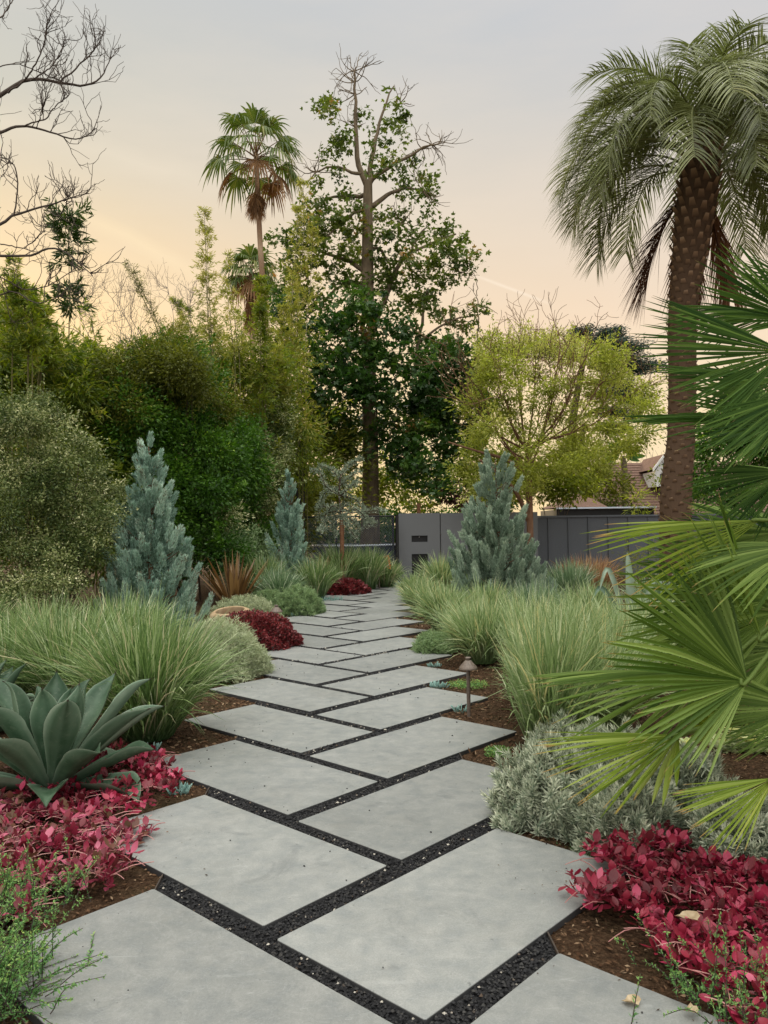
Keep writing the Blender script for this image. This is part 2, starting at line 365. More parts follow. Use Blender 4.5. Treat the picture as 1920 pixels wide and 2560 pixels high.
MAT['juniper'] = lm('blue juniper leaves', [(0, (.09, .145, .11)), (.4, (.23, .33, .265)), (.8, (.38, .49, .41)), (.95, (.48, .58, .48)), (1, (.15, .10, .055))], .12, .6)
MAT['juniper_g'] = lm('grey juniper leaves', [(0, (.09, .13, .09)), (.45, (.22, .29, .22)), (.9, (.37, .44, .35)), (1, (.45, .51, .39))], .12, .6)
MAT['spruce'] = lm('silver blue needles', [(0, (.09, .12, .085)), (.5, (.20, .24, .18)), (1, (.36, .40, .31))], .12, .6)
MAT['varieg'] = lm('variegated leaves', [(0, (.018, .032, .010)), (.35, (.055, .080, .028)), (.62, (.16, .19, .08)), (.82, (.44, .45, .26)), (1, (.74, .72, .50))], .25, .45)
MAT['hedge'] = lm('dark green leaves', [(0, (.018, .044, .010)), (.5, (.048, .102, .022)), (.85, (.105, .185, .042)), (1, (.20, .28, .07))], .3, .45)
MAT['olive'] = lm('olive leaves', [(0, (.034, .040, .010)), (.5, (.088, .102, .026)), (.85, (.16, .17, .045)), (1, (.27, .26, .08))], .35, .5)
MAT['bamboo'] = lm('bamboo leaves', [(0, (.038, .060, .014)), (.4, (.092, .130, .030)), (.75, (.19, .215, .050)), (1, (.36, .31, .09))], .45, .45)
MAT['darkplume'] = lm('dark bamboo leaves', [(0, (.012, .024, .008)), (.6, (.03, .055, .015)), (1, (.08, .11, .03))], .25, .5)
MAT['bamboo_y'] = lm('yellow bamboo leaves', [(0, (.09, .12, .03)), (.5, (.20, .215, .06)), (1, (.38, .34, .11))], .5, .45)
MAT['sycamore'] = lm('lobed leaves', [(0, (.014, .034, .010)), (.5, (.036, .076, .020)), (.85, (.080, .135, .034)), (.96, (.16, .19, .045)), (1, (.24, .13, .04))], .3, .4, .4)
MAT['sycamore_t'] = lm('pale lobed leaves', [(0, (.030, .048, .014)), (.5, (.070, .098, .028)), (.85, (.13, .16, .045)), (1, (.30, .17, .055))], .4, .45)  # upper crown leaves, paler and yellower than the lower crown
MAT['acacia'] = lm('yellow green feathery leaves', [(0, (.12, .14, .035)), (.5, (.25, .28, .08)), (.85, (.40, .41, .145)), (1, (.56, .53, .25))], .5, .5)
MAT['yellowish'] = lm('yellow green shrub leaves', [(0, (.05, .07, .018)), (.5, (.16, .19, .045)), (1, (.34, .36, .10))], .5, .5)
MAT['maroon'] = lm('maroon leaves', [(0, (.03, .012, .010)), (1, (.12, .04, .03))], .2, .5)
MAT['cedar'] = lm('cedar needles', [(0, (.012, .026, .020)), (1, (.045, .07, .05))], .1, .6)
MAT['butia'] = lm('grey green palm leaflets', [(0, (.055, .064, .022)), (.5, (.13, .15, .062)), (.9, (.25, .27, .14)), (1, (.36, .30, .12))], .3, .4, .4)
MAT['butia_dead'] = lm('dead palm leaflets', [(0, (.07, .03, .02)), (.5, (.16, .075, .04)), (1, (.30, .17, .09))], .2, .7)
MAT['fan'] = lm('fan palm leaf', [(0, (.035, .065, .016)), (.5, (.105, .155, .045)), (.85, (.21, .275, .10)), (1, (.34, .36, .13))], .30, .46, .22, tip=(.34, .22, .09), tippos=.93)
MAT['fan_y'] = lm('yellowing fan palm leaf', [(0, (.075, .115, .022)), (.5, (.165, .215, .05)), (.85, (.28, .33, .12)), (1, (.44, .40, .08))], .30, .46, .22, tip=(.42, .27, .10), tippos=.88)
MAT['fan_d'] = lm('dark fan palm leaf', [(0, (.014, .032, .010)), (.5, (.045, .080, .024)), (.85, (.105, .16, .052)), (1, (.20, .24, .08))], .22, .62, .08, tip=(.25, .20, .09), tippos=.94)
MAT['wash'] = lm('tall palm leaf', [(0, (.03, .05, .014)), (.6, (.085, .115, .035)), (1, (.20, .19, .07))], .3, .45)
MAT['wash_dead'] = lm('brown palm skirt', [(0, (.09, .04, .015)), (.5, (.19, .10, .04)), (1, (.33, .21, .10))], .3, .6)
MAT['phormium'] = lm('bronze sword leaf', [(0, (.07, .038, .016)), (.5, (.17, .095, .038)), (1, (.32, .21, .10))], .25, .4, .4)
MAT['succ_b'] = lm('blue succulent', [(0, (.13, .22, .20)), (1, (.28, .40, .36))], .1, .5)
MAT['succ_p'] = lm('pale succulent', [(0, (.42, .48, .32)), (.6, (.56, .60, .40)), (1, (.70, .66, .30))], .25, .45)
MAT['orange'] = lm('orange flower', [(0, (.75, .11, .03)), (1, (.8, .2, .05))], .2, .5)
MAT['stemred'] = lm('pink stem', [(0, (.35, .12, .12)), (1, (.55, .30, .27))], .1, .5)
MAT['deadleaf'] = lm('tan leaf', [(0, (.32, .23, .13)), (1, (.52, .42, .28))], .15, .8)
m = newmat('agave skin'); n = noise(9, 5, .6)
c = ramp(attr('rnd'), [(0, (.020, .052, .024)), (.5, (.045, .092, .050)), (.8, (.10, .165, .105)), (1, (.27, .345, .255))])
c = mixc(math_('MULTIPLY', ramp(n, [(.4, (0, 0, 0)), (.65, (1, 1, 1))]), .5), c, (.12, .185, .12))
n3 = noise(34, 4, .7); c = mixc(math_('MULTIPLY', ramp(n3, [(.55, (0, 0, 0)), (.75, (1, 1, 1))]), .35), c, (.24, .28, .20))
c = mixc(ramp(attr('tip'), [(.965, (0, 0, 0)), (.985, (1, 1, 1))]), c, (.035, .02, .014))
finish(c, .5, .35, n, .06, .004); MAT['agave'] = m

# ------------------------------------------------------------------ ground and path
mb = MB(); g = rng(1)
xs = np.concatenate([[-900, -300, -80, -30], np.linspace(-12, 14, 105), [30, 80, 300, 900]]); ys = np.concatenate([[-60, -8], np.linspace(0, 24, 97), [30, 60, 150, 500, 1500]])
rb = np.array([(.14, 1.09), (.091, 2.09), (.05, 3.09), (.005, 4.085), (-.042, 5.09), (-.092, 6.09), (-.15, 7.08), (-.21, 8.06), (-.255, 9.04), (-.28, 10.02), (-.28, 11.0), (-.25, 11.93), (-.18, 12.85), (-.07, 13.75), (.04, 14.63), (.15, 15.5), (.26, 16.37), (.36, 17.22), (.46, 18.05)])
PH = .74389; A_ = np.array([math.cos(PH), -math.sin(PH)]); B_ = np.array([math.sin(PH), math.cos(PH)])
PW, PL = .612, 1.222
pavers = []                       # (side, row, four corners)
for k, b in enumerate(rb):
    a = b + np.array([-.094, .948]); lc = b - A_*PW
    pavers.append(('left', k, [a, a-B_*PW, a-B_*PW-A_*PL, a-A_*PL]))
    pavers.append(('right', k, [b, b+B_*PL, lc+B_*PL, lc]))
def pathmask(x, y):
    cx = np.interp(y, rb[:, 1], rb[:, 0])-.12
    return np.abs(x-cx)
X, Y = np.meshgrid(xs, ys)
pm = np.clip((pathmask(X, Y)-1.05)/.8, 0, 1)
Z = -.024 + pm*(.03+.03*np.sin(X*1.7+Y*.9)+.02*np.sin(X*3.1-Y*2.3)) * (np.abs(X) < 15) + pm*g.normal(0, .004, X.shape)
i = np.arange(X.size).reshape(X.shape)
mb.add(np.stack([X, Y, Z], -1).reshape(-1, 3), np.stack([i[:-1, :-1], i[:-1, 1:], i[1:, 1:], i[1:, :-1]], -1).reshape(-1, 4))
tag(mb.build('ground', MAT['mulch']), kind='structure')
# gravel bed between the chains of outer paver corners
lch = [q[2][3] for q in pavers if q[0] == 'left']; rch = [q[2][2] for q in pavers if q[0] == 'right']
lch = [lch[0]-(lch[1]-lch[0])*2, lch[0]-(lch[1]-lch[0])]+lch; rch = [rch[0]-(rch[1]-rch[0])*2, rch[0]-(rch[1]-rch[0])]+rch
lch = lch[:-1]+[lch[-1], np.array([-.25, 20.0])]; rch = rch+[np.array([1.45, 20.0])]
mb = MB()
nL = min(len(lch), len(rch))
v = []; q = []
for k in range(nL): v += [(*lch[k], -.017), (*rch[k], -.017)]
for k in range(nL-1): q.append((2*k, 2*k+1, 2*k+3, 2*k+2))
mb.add(v, q); tag(mb.build('gravel_bed', MAT['gravelbed'], smooth=False), kind='structure')
lcx = np.array(lch); rcx = np.array(rch)
# loose lava gravel in the joints
def inpaver(x, y, grow=0.):
    r = np.zeros(len(x), bool)
    for s, k, c in pavers:
        o = c[2] if s == 'left' else c[3]
        e1 = A_; e2 = B_
        l1, l2 = (PL, PW) if s == 'left' else (PW, PL)
        dx = x-o[0]; dy = y-o[1]; a = dx*e1[0]+dy*e1[1]; b2 = dx*e2[0]+dy*e2[1]
        r |= (a > -grow) & (a < l1+grow) & (b2 > -grow) & (b2 < l2+grow)
    return r
def instrip(x, y):
    return (x > np.interp(y, lcx[:, 1], lcx[:, 0])+.012) & (x < np.interp(y, rcx[:, 1], rcx[:, 0])-.012)
g = rng(2)
oc_v = np.array([(1, 0, 0), (-1, 0, 0), (0, 1, 0), (0, -1, 0), (0, 0, 1), (0, 0, -1)], float); oc_f = np.array([(0, 2, 4), (2, 1, 4), (1, 3, 4), (3, 0, 4), (2, 0, 5), (1, 2, 5), (3, 1, 5), (0, 3, 5)])
def stones(mb, x, y, zc, size, rn, g):
    n = len(x); v = oc_v[None]*(1+g.uniform(-.35, .35, (n, 6, 1)))
    a = g.uniform(0, 6.28, n); c_, s_ = np.cos(a), np.sin(a)
    v = np.stack([v[..., 0]*c_[:, None]-v[..., 1]*s_[:, None], v[..., 0]*s_[:, None]+v[..., 1]*c_[:, None], v[..., 2]*.8], -1)*size[:, None, None]
    v += np.stack([x, y, zc], -1)[:, None, :]
    f = (oc_f[None]+np.arange(n)[:, None, None]*6).reshape(-1, 3)
    mb.add(v.reshape(-1, 3), t=f, rnd=np.repeat(rn, 6))
mb = MB()
for y0, y1, n, s in ((1.8, 4.2, 110000, .0052), (4.2, 7, 60000, .0075), (7, 13, 40000, .012)):
    x = g.uniform(-1.6, 1.7, n); y = g.uniform(y0, y1, n)
    k = instrip(x, y) & ~inpaver(x, y, .004); x = x[k]; y = y[k]
    stones(mb, x, y, -.014+g.uniform(0, .009, len(x)), s*g.uniform(.6, 1.35, len(x)), g.uniform(0, .985, len(x)), g)
n = 450; x = g.uniform(-1.6, 1.7, n*3); y = g.uniform(1.8, 9, n*3); k = instrip(x, y) & ~inpaver(x, y, .006); x = x[k]; y = y[k]
stones(mb, x, y, -.006+g.uniform(0, .004, len(x)), .0036*g.uniform(.5, 1.5, len(x))*(1+.1*y), np.full(len(x), 1.), g)
tag(mb.build('lava_gravel', MAT['lava'], smooth=False), 'loose black lava gravel filling the joints between the pavers', kind='stuff')
# pavers
ordn = ['nearest', 'second', 'third', 'fourth', 'fifth', 'sixth', 'seventh', 'eighth', 'ninth', 'tenth', 'eleventh', 'twelfth', 'thirteenth', 'fourteenth', 'fifteenth', 'sixteenth', 'seventeenth', 'eighteenth', 'farthest']
g = rng(3)
for s, k, c in pavers:
    cen = sum(c)/4; mb = MB(); dz = g.normal(0, .0015)
    ccw = c if s == 'right' else [c[1], c[0], c[3], c[2]]
    # order counter clockwise
    ang = [math.atan2(p[1]-cen[1], p[0]-cen[0]) for p in c]; cc = [c[j] for j in np.argsort(ang)]
    cc = [p + g.normal(0, .0025, 2) for p in cc]
    rings = [(0., -.05), (0., -.003), (.001, -.0008), (.0025, 0.)]
    v = []
    for ins, zz in rings:
        for j in range(4):
            p = cc[j]; e1 = nrm(cc[(j+1) % 4]-p); e2 = nrm(cc[j-1]-p)
            for t in ((e2, .006), (None, 0), (e1, .006)):
                if t[0] is None: continue
                q_ = p + t[0]*t[1] + (e1+e2)*ins
                v.append((*q_, zz+dz))
    m8 = 8; q = []
    for r_ in range(3):
        for j in range(m8): q.append((r_*m8+j, r_*m8+(j+1) % m8, (r_+1)*m8+(j+1) % m8, (r_+1)*m8+j))
    t0 = 3*m8; q += [(t0, t0+1, t0+2, t0+3), (t0, t0+3, t0+4, t0+7), (t0+4, t0+5, t0+6, t0+7)]
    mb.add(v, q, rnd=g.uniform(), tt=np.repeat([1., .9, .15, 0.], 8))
    o = mb.build('stone_paver', MAT['slate'], smooth=False, origin=(*cen, 0))
    tag(o, f'grey slate paver, {ordn[k]} from the front on the {s} side of the path', 'paver', 'slate pavers of the zigzag path')
# steel edging strips
for nm, chn, lab in (('left', lch, 'thin rusty steel edging strip along the left side of the path'), ('right', rch, 'thin rusty steel edging strip along the right side of the path')):
    mb = MB()
    for k in range(len(chn)-1):
        a, b = chn[k], chn[k+1]; d = nrm(b-a); n_ = np.array([-d[1], d[0]])*.0025
        v = [(*(a-n_), -.06), (*(b-n_), -.06), (*(b+n_), -.06), (*(a+n_), -.06), (*(a-n_), -.005), (*(b-n_), -.005), (*(b+n_), -.005), (*(a+n_), -.005)]
        mb.add(v, [(0, 1, 5, 4), (2, 3, 7, 6), (4, 5, 6, 7)])
    tag(mb.build('edging_strip', MAT['steel'], smooth=False), lab, 'edging')
# bark mulch chips
g = rng(4); mb = MB()
for n, xr, yr, s in ((26000, (-2.2, 2.6), (1.8, 4.5), .016), (30000, (-3.2, 3), (4.5, 9), .026), (16000, (-3, 3), (9, 19), .045)):
    x = g.uniform(*xr, n); y = g.uniform(*yr, n); k = ~instrip(x, y) & ~inpaver(x, y, .006); x = x[k]; y = y[k]; n = len(x)
    pz = np.clip((pathmask(x, y)-1.05)/.8, 0, 1)*(.03+.03*np.sin(x*1.7+y*.9)+.02*np.sin(x*3.1-y*2.3))
    d = rdir(g, n)*np.array([1, 1, .25]); nr = nrm(rdir(g, n)*.7+np.array([0, 0, 1]))
    leaves(mb, np.stack([x, y, -.021+pz+g.uniform(0, .011, n)], -1), d, s*g.uniform(.5, 1.6, n), s*g.uniform(.25, .7, n), g.uniform(size=n), g, .1, nr)
tag(mb.build('bark_mulch', MAT['chip'], smooth=False), 'brown shredded bark mulch covering the planting beds', kind='stuff')

# ------------------------------------------------------------------ plant builders
def grass(c, h, r, n, mat, seed, label, group, width=.004, lean=.75, base=.10, name='grass_clump', xmin=None, bias=None, wild=.06, K=7, cat='grass', stiff=0.):
    g = rng(seed); c = np.asarray(c, float); mb = MB()
    a = g.uniform(0, 2*math.pi, n); rr = base*np.sqrt(g.uniform(0, 1, n))
    p0 = c + np.stack([np.cos(a)*rr, np.sin(a)*rr, np.zeros(n)], -1)
    a2 = a + g.normal(0, .5, n)
    lea = np.clip(g.beta(1.5, 1.6, n), .04, 1)*lean
    out = np.stack([np.cos(a2), np.sin(a2), np.zeros(n)], -1)
    if bias is not None: out = nrm(out + np.array(bias))
    ln = (.42+.75*g.beta(2.6, 1.5, n))*math.hypot(h, r*.5)
    t = np.linspace(0, 1, K)[None, :, None]
    th0 = lea*.55; bend = lea*(1.1-stiff)*g.uniform(.6, 1.7, n)
    ang = th0[:, None]+bend[:, None]*np.linspace(0, 1, K)[None]**1.6
    st = ln[:, None]/(K-1)
    dx = np.sin(ang)*st; dz = np.cos(ang)*st
    hx = np.concatenate([np.zeros((n, 1)), np.cumsum(dx[:, :-1], 1)], 1); hz = np.concatenate([np.zeros((n, 1)), np.cumsum(dz[:, :-1], 1)], 1)
    path = p0[:, None, :] + out[:, None, :]*hx[..., None] + np.array([0, 0, 1.])*hz[..., None]
    wob = g.normal(0, wild, (n, 1, 3))*t**2*h + g.normal(0, wild*.35, (n, 1, 3))*np.sin(t*4.2)*h*.6
    path = path+wob
    path[..., 2] = np.maximum(path[..., 2], c[2]+.01)
    side = nrm(np.cross(out, np.array([0, 0, 1.]))+g.normal(0, .6, (n, 3)))
    wd = width*g.uniform(.6, 1.3, n)[:, None]*np.array([.7, .95, 1, .95, .8, .5, .06])[None, :K]*.5*2
    if xmin is not None:
        ok = (path[..., 0]/path[..., 1]).min(1) > xmin+g.uniform(0, .035, n); path = path[ok]; wd = wd[ok]; side = side[ok]; n = len(path)
    rn = np.clip(g.beta(1.1, 1.5, n), 0, .985); rn[g.uniform(size=n) < .06] = .99
    ribbons(mb, path, wd, side, rn)
    return tag(mb.build(name, mat, origin=c), label, cat, group)

def mound(c, rx, ry, h, n, Ln, Wd, mat, seed, label, cat, group=None, name='mound_plant', up=.7, spr=12, sprR=.03, shell=.55, parent=None):
    """a rounded mound of sprigs: each sprig a tuft of narrow leaves"""
    g = rng(seed); c = np.asarray(c, float); mb = MB()
    a = g.uniform(0, 2*math.pi, n); u = g.uniform(0.0, 1, n); el = np.arcsin(u)
    rad = g.uniform(shell, 1, n)**.6*(1+.10*np.sin(a*5+u*6)+.06*np.sin(a*11-u*9))
    o = np.stack([np.cos(a)*np.cos(el), np.sin(a)*np.cos(el), np.sin(el)], -1)
    p = c + o*rad[:, None]*np.array([rx, ry, h])
    od = nrm(o*np.array([1/rx, 1/ry, 1/h])*min(rx, ry, h)+np.array([0, 0, up])+g.normal(0, .25, (n, 3)))
    pp = np.repeat(p, spr, 0); dd = np.repeat(od, spr, 0); m_ = len(pp)
    along = g.uniform(-1, .3, m_)[:, None]*sprR
    spread = nrm(g.normal(size=(m_, 3))); spread -= (spread*dd).sum(1, keepdims=True)*dd; spread = nrm(spread)
    d = nrm(dd*g.uniform(.4, 1.2, m_)[:, None]+spread*.8)
    rn = np.clip(np.repeat(g.uniform(.1, .8, n)*.6, spr)+g.uniform(0, .45, m_), 0, 1)
    leaves(mb, pp+dd*along, d, Ln*g.uniform(.6, 1.25, m_), Wd*g.uniform(.7, 1.2, m_), rn, g, .15)
    return tag(mb.build(name, mat, origin=c), label, cat, group)

def rosette_shrub(c, rx, ry, h, n, mat, seed, label, cat, group=None, LL=.050, WW=.0062):
    """silver shrub: stems clothed in curved linear leaves"""
    g = rng(seed); c = np.asarray(c, float); mb = MB(); sm = MB()
    a = g.uniform(0, 2*math.pi, n); u = g.uniform(0.02, 1, n); el = np.arcsin(u)
    o = np.stack([np.cos(a)*np.cos(el), np.sin(a)*np.cos(el), np.sin(el)], -1)
    rad = (1+.13*np.sin(a*4+u*5+seed)+.08*np.sin(a*9-u*7))*g.uniform(.80, 1.04, n)
    p = c+o*rad[:, None]*np.array([rx, ry, h])
    ax = nrm(o*np.array([1, 1, .6])*.8+np.array([0, 0, .75])+g.normal(0, .28, (n, 3)))
    k = 30
    for j in range(4):                           # leafy stem below each tip
        pass
    s = np.tile(np.linspace(0, 1, k), n); m_ = n*k
    P0 = np.repeat(p, k, 0); AX = np.repeat(ax, k, 0)
    ln = np.repeat(g.uniform(.06, .11, n), k)
    base = P0 - AX*(1-s)[:, None]*ln[:, None]
    phi = np.tile(np.arange(k)*2.4, n)+np.repeat(g.uniform(0, 6, n), k)
    e1 = nrm(np.cross(AX, np.array([.3, .5, .2]))); e2 = np.cross(AX, e1)
    rad_ = e1*np.cos(phi)[:, None]+e2*np.sin(phi)[:, None]
    opn = (1.35-.95*s**1.5)+g.normal(0, .12, m_)
    Ls = LL*(1.0-.35*s)*g.uniform(.75, 1.2, m_)
    K = 4; t = np.linspace(0, 1, K)
    ang = opn[:, None]*(1.0-.25*t[None])+.35*t[None]**2*(1-s)[:, None]
    st = Ls[:, None]/(K-1)
    hx = np.concatenate([np.zeros((m_, 1)), np.cumsum((np.sin(ang)*st)[:, :-1], 1)], 1); hz = np.concatenate([np.zeros((m_, 1)), np.cumsum((np.cos(ang)*st)[:, :-1], 1)], 1)
    path = base[:, None]+rad_[:, None]*hx[..., None]+AX[:, None]*hz[..., None]
    side = np.cross(AX, rad_)
    wd = WW*.5*np.array([.7, 1, .9, .15])[None]*g.uniform(.8, 1.2, m_)[:, None]
    rn = np.clip(np.repeat(g.uniform(0, .45, n), k)+g.uniform(0, .5, m_), 0, 1)
    ribbons(mb, path, wd, side, rn)
    o_ = thing('silver_shrub', c, label, cat, group)
    mb.build('foliage', mat, o_)
    for i_ in range(min(n, 60)):
        q0 = c+np.array([g.normal(0, rx*.12), g.normal(0, ry*.12), .0]); tube(sm, smooth_path([q0, (q0+p[i_])/2+np.array([0, 0, h*.1]), p[i_]], 5), [.004, .0035, .003, .002, .0015], 4)
    sm.build('stem', MAT['bark_twig'], o_)
    return o_

def juniper(apex_uv, base_v, halfw_px, Y, mat, seed, label, group, shape=1.0, tiers=True, n_sp=150, bare=0):
    g = rng(seed)
    top = P(apex_uv[0], apex_uv[1], Y); bx = P(apex_uv[0], base_v, Y); Hh = top[2]; z0 = 0.
    c = np.array([bx[0], Y, 0.]); Rr = halfw_px*Y/FPX
    mb = MB(); th = thing('juniper_tree', c, label, 'conifer', group)
    # spires: upright plumes attached round the cone
    zz = (1-(g.uniform(0, 1, n_sp)**.5))*.97; zz[:6] = [.97, .93, .9, .86, .84, .8]
    a = g.uniform(0, 2*math.pi, n_sp)
    prof = (1-zz)**shape*(1+.22*np.sin(a*3+zz*9+seed))*g.uniform(.45, 1.12, n_sp)
    lob = np.stack([np.cos(a)*prof*Rr, np.sin(a)*prof*Rr, zz*Hh], -1)
    pl = g.uniform(.12, .40, n_sp)*Hh*.42*(1-.35*zz)
    for j in range(n_sp):
        o = nrm(np.array([np.cos(a[j])*.42, np.sin(a[j])*.42, 1.])+g.normal(0, .12, 3))
        root = c+lob[j]-np.array([0, 0, pl[j]*.35])
        m_ = int(430*pl[j]/.3*(Y/11)**-.3)+80
        s = g.beta(1.1, 1.25, m_); rr = pl[j]*.135*(1-s)**.6*np.sqrt(g.uniform(.1, 1, m_))+.008
        b = g.uniform(0, 6.28, m_); e1 = nrm(np.cross(o, [0, .3, .7])); e2 = np.cross(o, e1)
        pos = root+o*(s*pl[j])[:, None]+(e1*np.cos(b)[:, None]+e2*np.sin(b)[:, None])*rr[:, None]
        pos[:, 2] = np.maximum(pos[:, 2], c[2]+.03)
        d = nrm(o+(e1*np.cos(b)[:, None]+e2*np.sin(b)[:, None])*g.uniform(.1, .55, m_)[:, None]+g.normal(0, .12, (m_, 3)))
        br_ = g.uniform(.05, .6)
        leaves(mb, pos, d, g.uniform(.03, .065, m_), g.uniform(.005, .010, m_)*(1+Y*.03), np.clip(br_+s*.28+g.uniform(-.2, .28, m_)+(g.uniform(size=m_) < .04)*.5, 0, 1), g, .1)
    # inner foliage
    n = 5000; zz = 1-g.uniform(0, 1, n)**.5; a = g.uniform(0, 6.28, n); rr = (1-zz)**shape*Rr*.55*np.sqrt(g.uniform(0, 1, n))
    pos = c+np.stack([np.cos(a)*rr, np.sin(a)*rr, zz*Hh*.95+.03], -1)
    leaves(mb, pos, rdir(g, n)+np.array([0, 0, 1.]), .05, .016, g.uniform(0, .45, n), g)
    mb.build('foliage', mat, th)
    t = MB(); tube(t, smooth_path([c, c+[.02, 0, Hh*.5], c+[0, 0, Hh*.96]], 8), np.linspace(.045, .006, 8), 7)
    for j in range(40):
        z_ = g.uniform(.1, .8)*Hh; a = g.uniform(0, 6.28); r_ = Rr*(1-z_/Hh)**shape*.9
        p0 = c+[0, 0, z_]; tube(t, smooth_path([p0, p0+[math.cos(a)*r_*.5, math.sin(a)*r_*.5, .03], p0+[math.cos(a)*r_, math.sin(a)*r_, .16]], 5), np.linspace(.012, .003, 5), 4)
    t.build('trunk', MAT['bark_red'], th)
    return th

def BL(u, v, ru, rv, Y, rd=None):
    k = Y/FPX; rd = (ru+rv)/2 if rd is None else rd
    return (P(u, v, Y), np.array([ru*k, rd if rd < 3 else rd*k, rv*k]))
DENS = 2.4
def crown(mb, blobs, dens, Ln, Wd, g, clus=.18, per=26, droop=.2, lob=False, zmin=.02, rbias=0., hollow=.3, flat=1., spray=0., slen=.5, sup=.8, lump=False):
    """leaf clumps through the volume of each blob; dens = clumps per square metre of outline; spray = shoots past the outline"""
    def put(p, d, rn):
        p[:, 2] = np.maximum(p[:, 2], zmin); sz = g.uniform(.6, 1.3, len(p)); rn = np.clip(rn+rbias, 0, 1)
        if lob: lobed(mb, p, d, Ln*sz, rn, g)
        else: leaves(mb, p, d, Ln*sz, Wd*sz, rn, g, .18, nrm(rdir(g, len(p))+np.array([0, 0, .9])))
    if lump:
        nb = []
        for c, r in blobs:
            nb.append((c, r*.80, .55)); K_ = 9; oo = rdir(g, K_); oo[:, 2] = np.where(oo[:, 2] < -.3, -oo[:, 2], oo[:, 2])
            for q_ in range(K_): nb.append((c+oo[q_]*r*g.uniform(.6, 1.02), r*g.uniform(.22, .46)*np.array([1, 1, g.uniform(.8, 1.5)]), g.uniform(.7, 1.25)))
    else: nb = [(c, r, 1.) for c, r in blobs]
    for c, r, dm in nb:
        n = max(3, int(dm*DENS*dens*math.pi*r[0]*r[2]))
        o = rdir(g, n); ph = g.uniform(0, 6.28, 6); f1 = rdir(g, 6)*g.uniform(2, 7, (6, 1))
        bump = 1+.11*np.sin(o@f1.T+ph).sum(1)
        rad = g.uniform(hollow, 1.0, n)**.5*np.clip(bump, .55, 1.5)
        cc = c+o*r*rad[:, None]
        pn = g.poisson(per, n)+2; idx = np.repeat(np.arange(n), pn); m_ = len(idx)
        cs = clus*g.uniform(.6, 1.35, n)[idx][:, None]
        off = g.normal(size=(m_, 3))*cs*.5*np.array([1, 1, .75*flat])
        bb = g.normal(0, .10)
        put(cc[idx]+off, nrm(off*1.2/clus+o[idx]*.5+rdir(g, m_)*.6-np.array([0, 0, droop])), g.beta(2, 2.2, n)[idx]*.62+g.uniform(0, .36, m_)+bb+.10*o[idx][:, 2])
        ns = int(spray*math.pi*r[0]*r[2])
        if ns:
            o = rdir(g, ns); o[:, 2] = np.abs(o[:, 2])*g.choice([1, 1, 1, -.4], ns); o = nrm(o); st = c+o*r*.85
            d = nrm(o*.8+np.array([0, 0, sup])+g.normal(0, .3, (ns, 3))); l_ = slen*g.uniform(.4, 1.25, ns)
            k = max(10, int(per*1.2)); t = g.uniform(0, 1, (ns, k)); ii = np.repeat(np.arange(ns), k); t = t.ravel()
            p = st[ii]+d[ii]*(l_[ii]*t)[:, None]+g.normal(0, 1, (ns*k, 3))*(clus*.26*(1.1-t))[:, None]-np.array([0, 0, droop*.25])*((l_[ii]*t**2))[:, None]
            put(p, nrm(d[ii]*.9+rdir(g, ns*k)), g.beta(2, 2, ns)[ii]*.5+g.uniform(.1, .5, ns*k))
def shrub(name, blobs, mat, seed, label, cat, dens, Ln, Wd, clus=.18, per=26, droop=.2, lob=False, group=None, stems=0, stemmat=None, base=None, srad=.02, **kw):
    g = rng(seed); c0 = np.mean([b[0] for b in blobs], 0); base = np.array([c0[0], c0[1], 0.]) if base is None else np.asarray(base, float)
    th = thing(name, base, label, cat, group)
    mb = MB(); crown(mb, blobs, dens, Ln, Wd, g, clus, per, droop, lob, **kw)
    mb.build('foliage', mat, th)
    if stems:
        t = MB()
        for j in range(stems):
            b = blobs[j % len(blobs)]; tgt = b[0]+g.normal(size=3)*b[1]*.4
            mid = (base+tgt)/2+g.normal(0, .12, 3)*np.array([1, 1, .2])
            tube(t, smooth_path([base+g.normal(0, .08, 3)*[1, 1, 0], mid, tgt], 8), np.linspace(srad, srad*.25, 8), 5)
        t.build('stem', stemmat or MAT['bark_dark'], th)
    return th
def twigs(mb, start, d, ln, r, lev, g, curl=.25, up=.12, nchild=3, tipn=None, tips=None, minr=.002):
    K = 7; pts = [np.array(start, float)]; d = nrm(d)
    for k in range(K-1):
        d = nrm(d+g.normal(0, curl, 3)*np.array([1, .6, 1])+np.array([0, 0, up])); pts.append(pts[-1]+d*ln/(K-1))
    pts = np.array(pts); tube(mb, pts, np.linspace(r, max(r*.45, minr), K), 5 if r > .01 else 3, rnd=g.uniform(), cap=False)
    if tips is not None: tips.append((pts[-1], d))
    if lev > 0:
        for j in range(nchild):
            k = g.integers(2, K); dd = nrm(d+rdir(g, 1)[0]*1.0)
            twigs(mb, pts[k], dd, ln*g.uniform(.45, .75), max(r*.55, minr), lev-1, g, curl, up, nchild, tipn, tips, minr)
    return pts

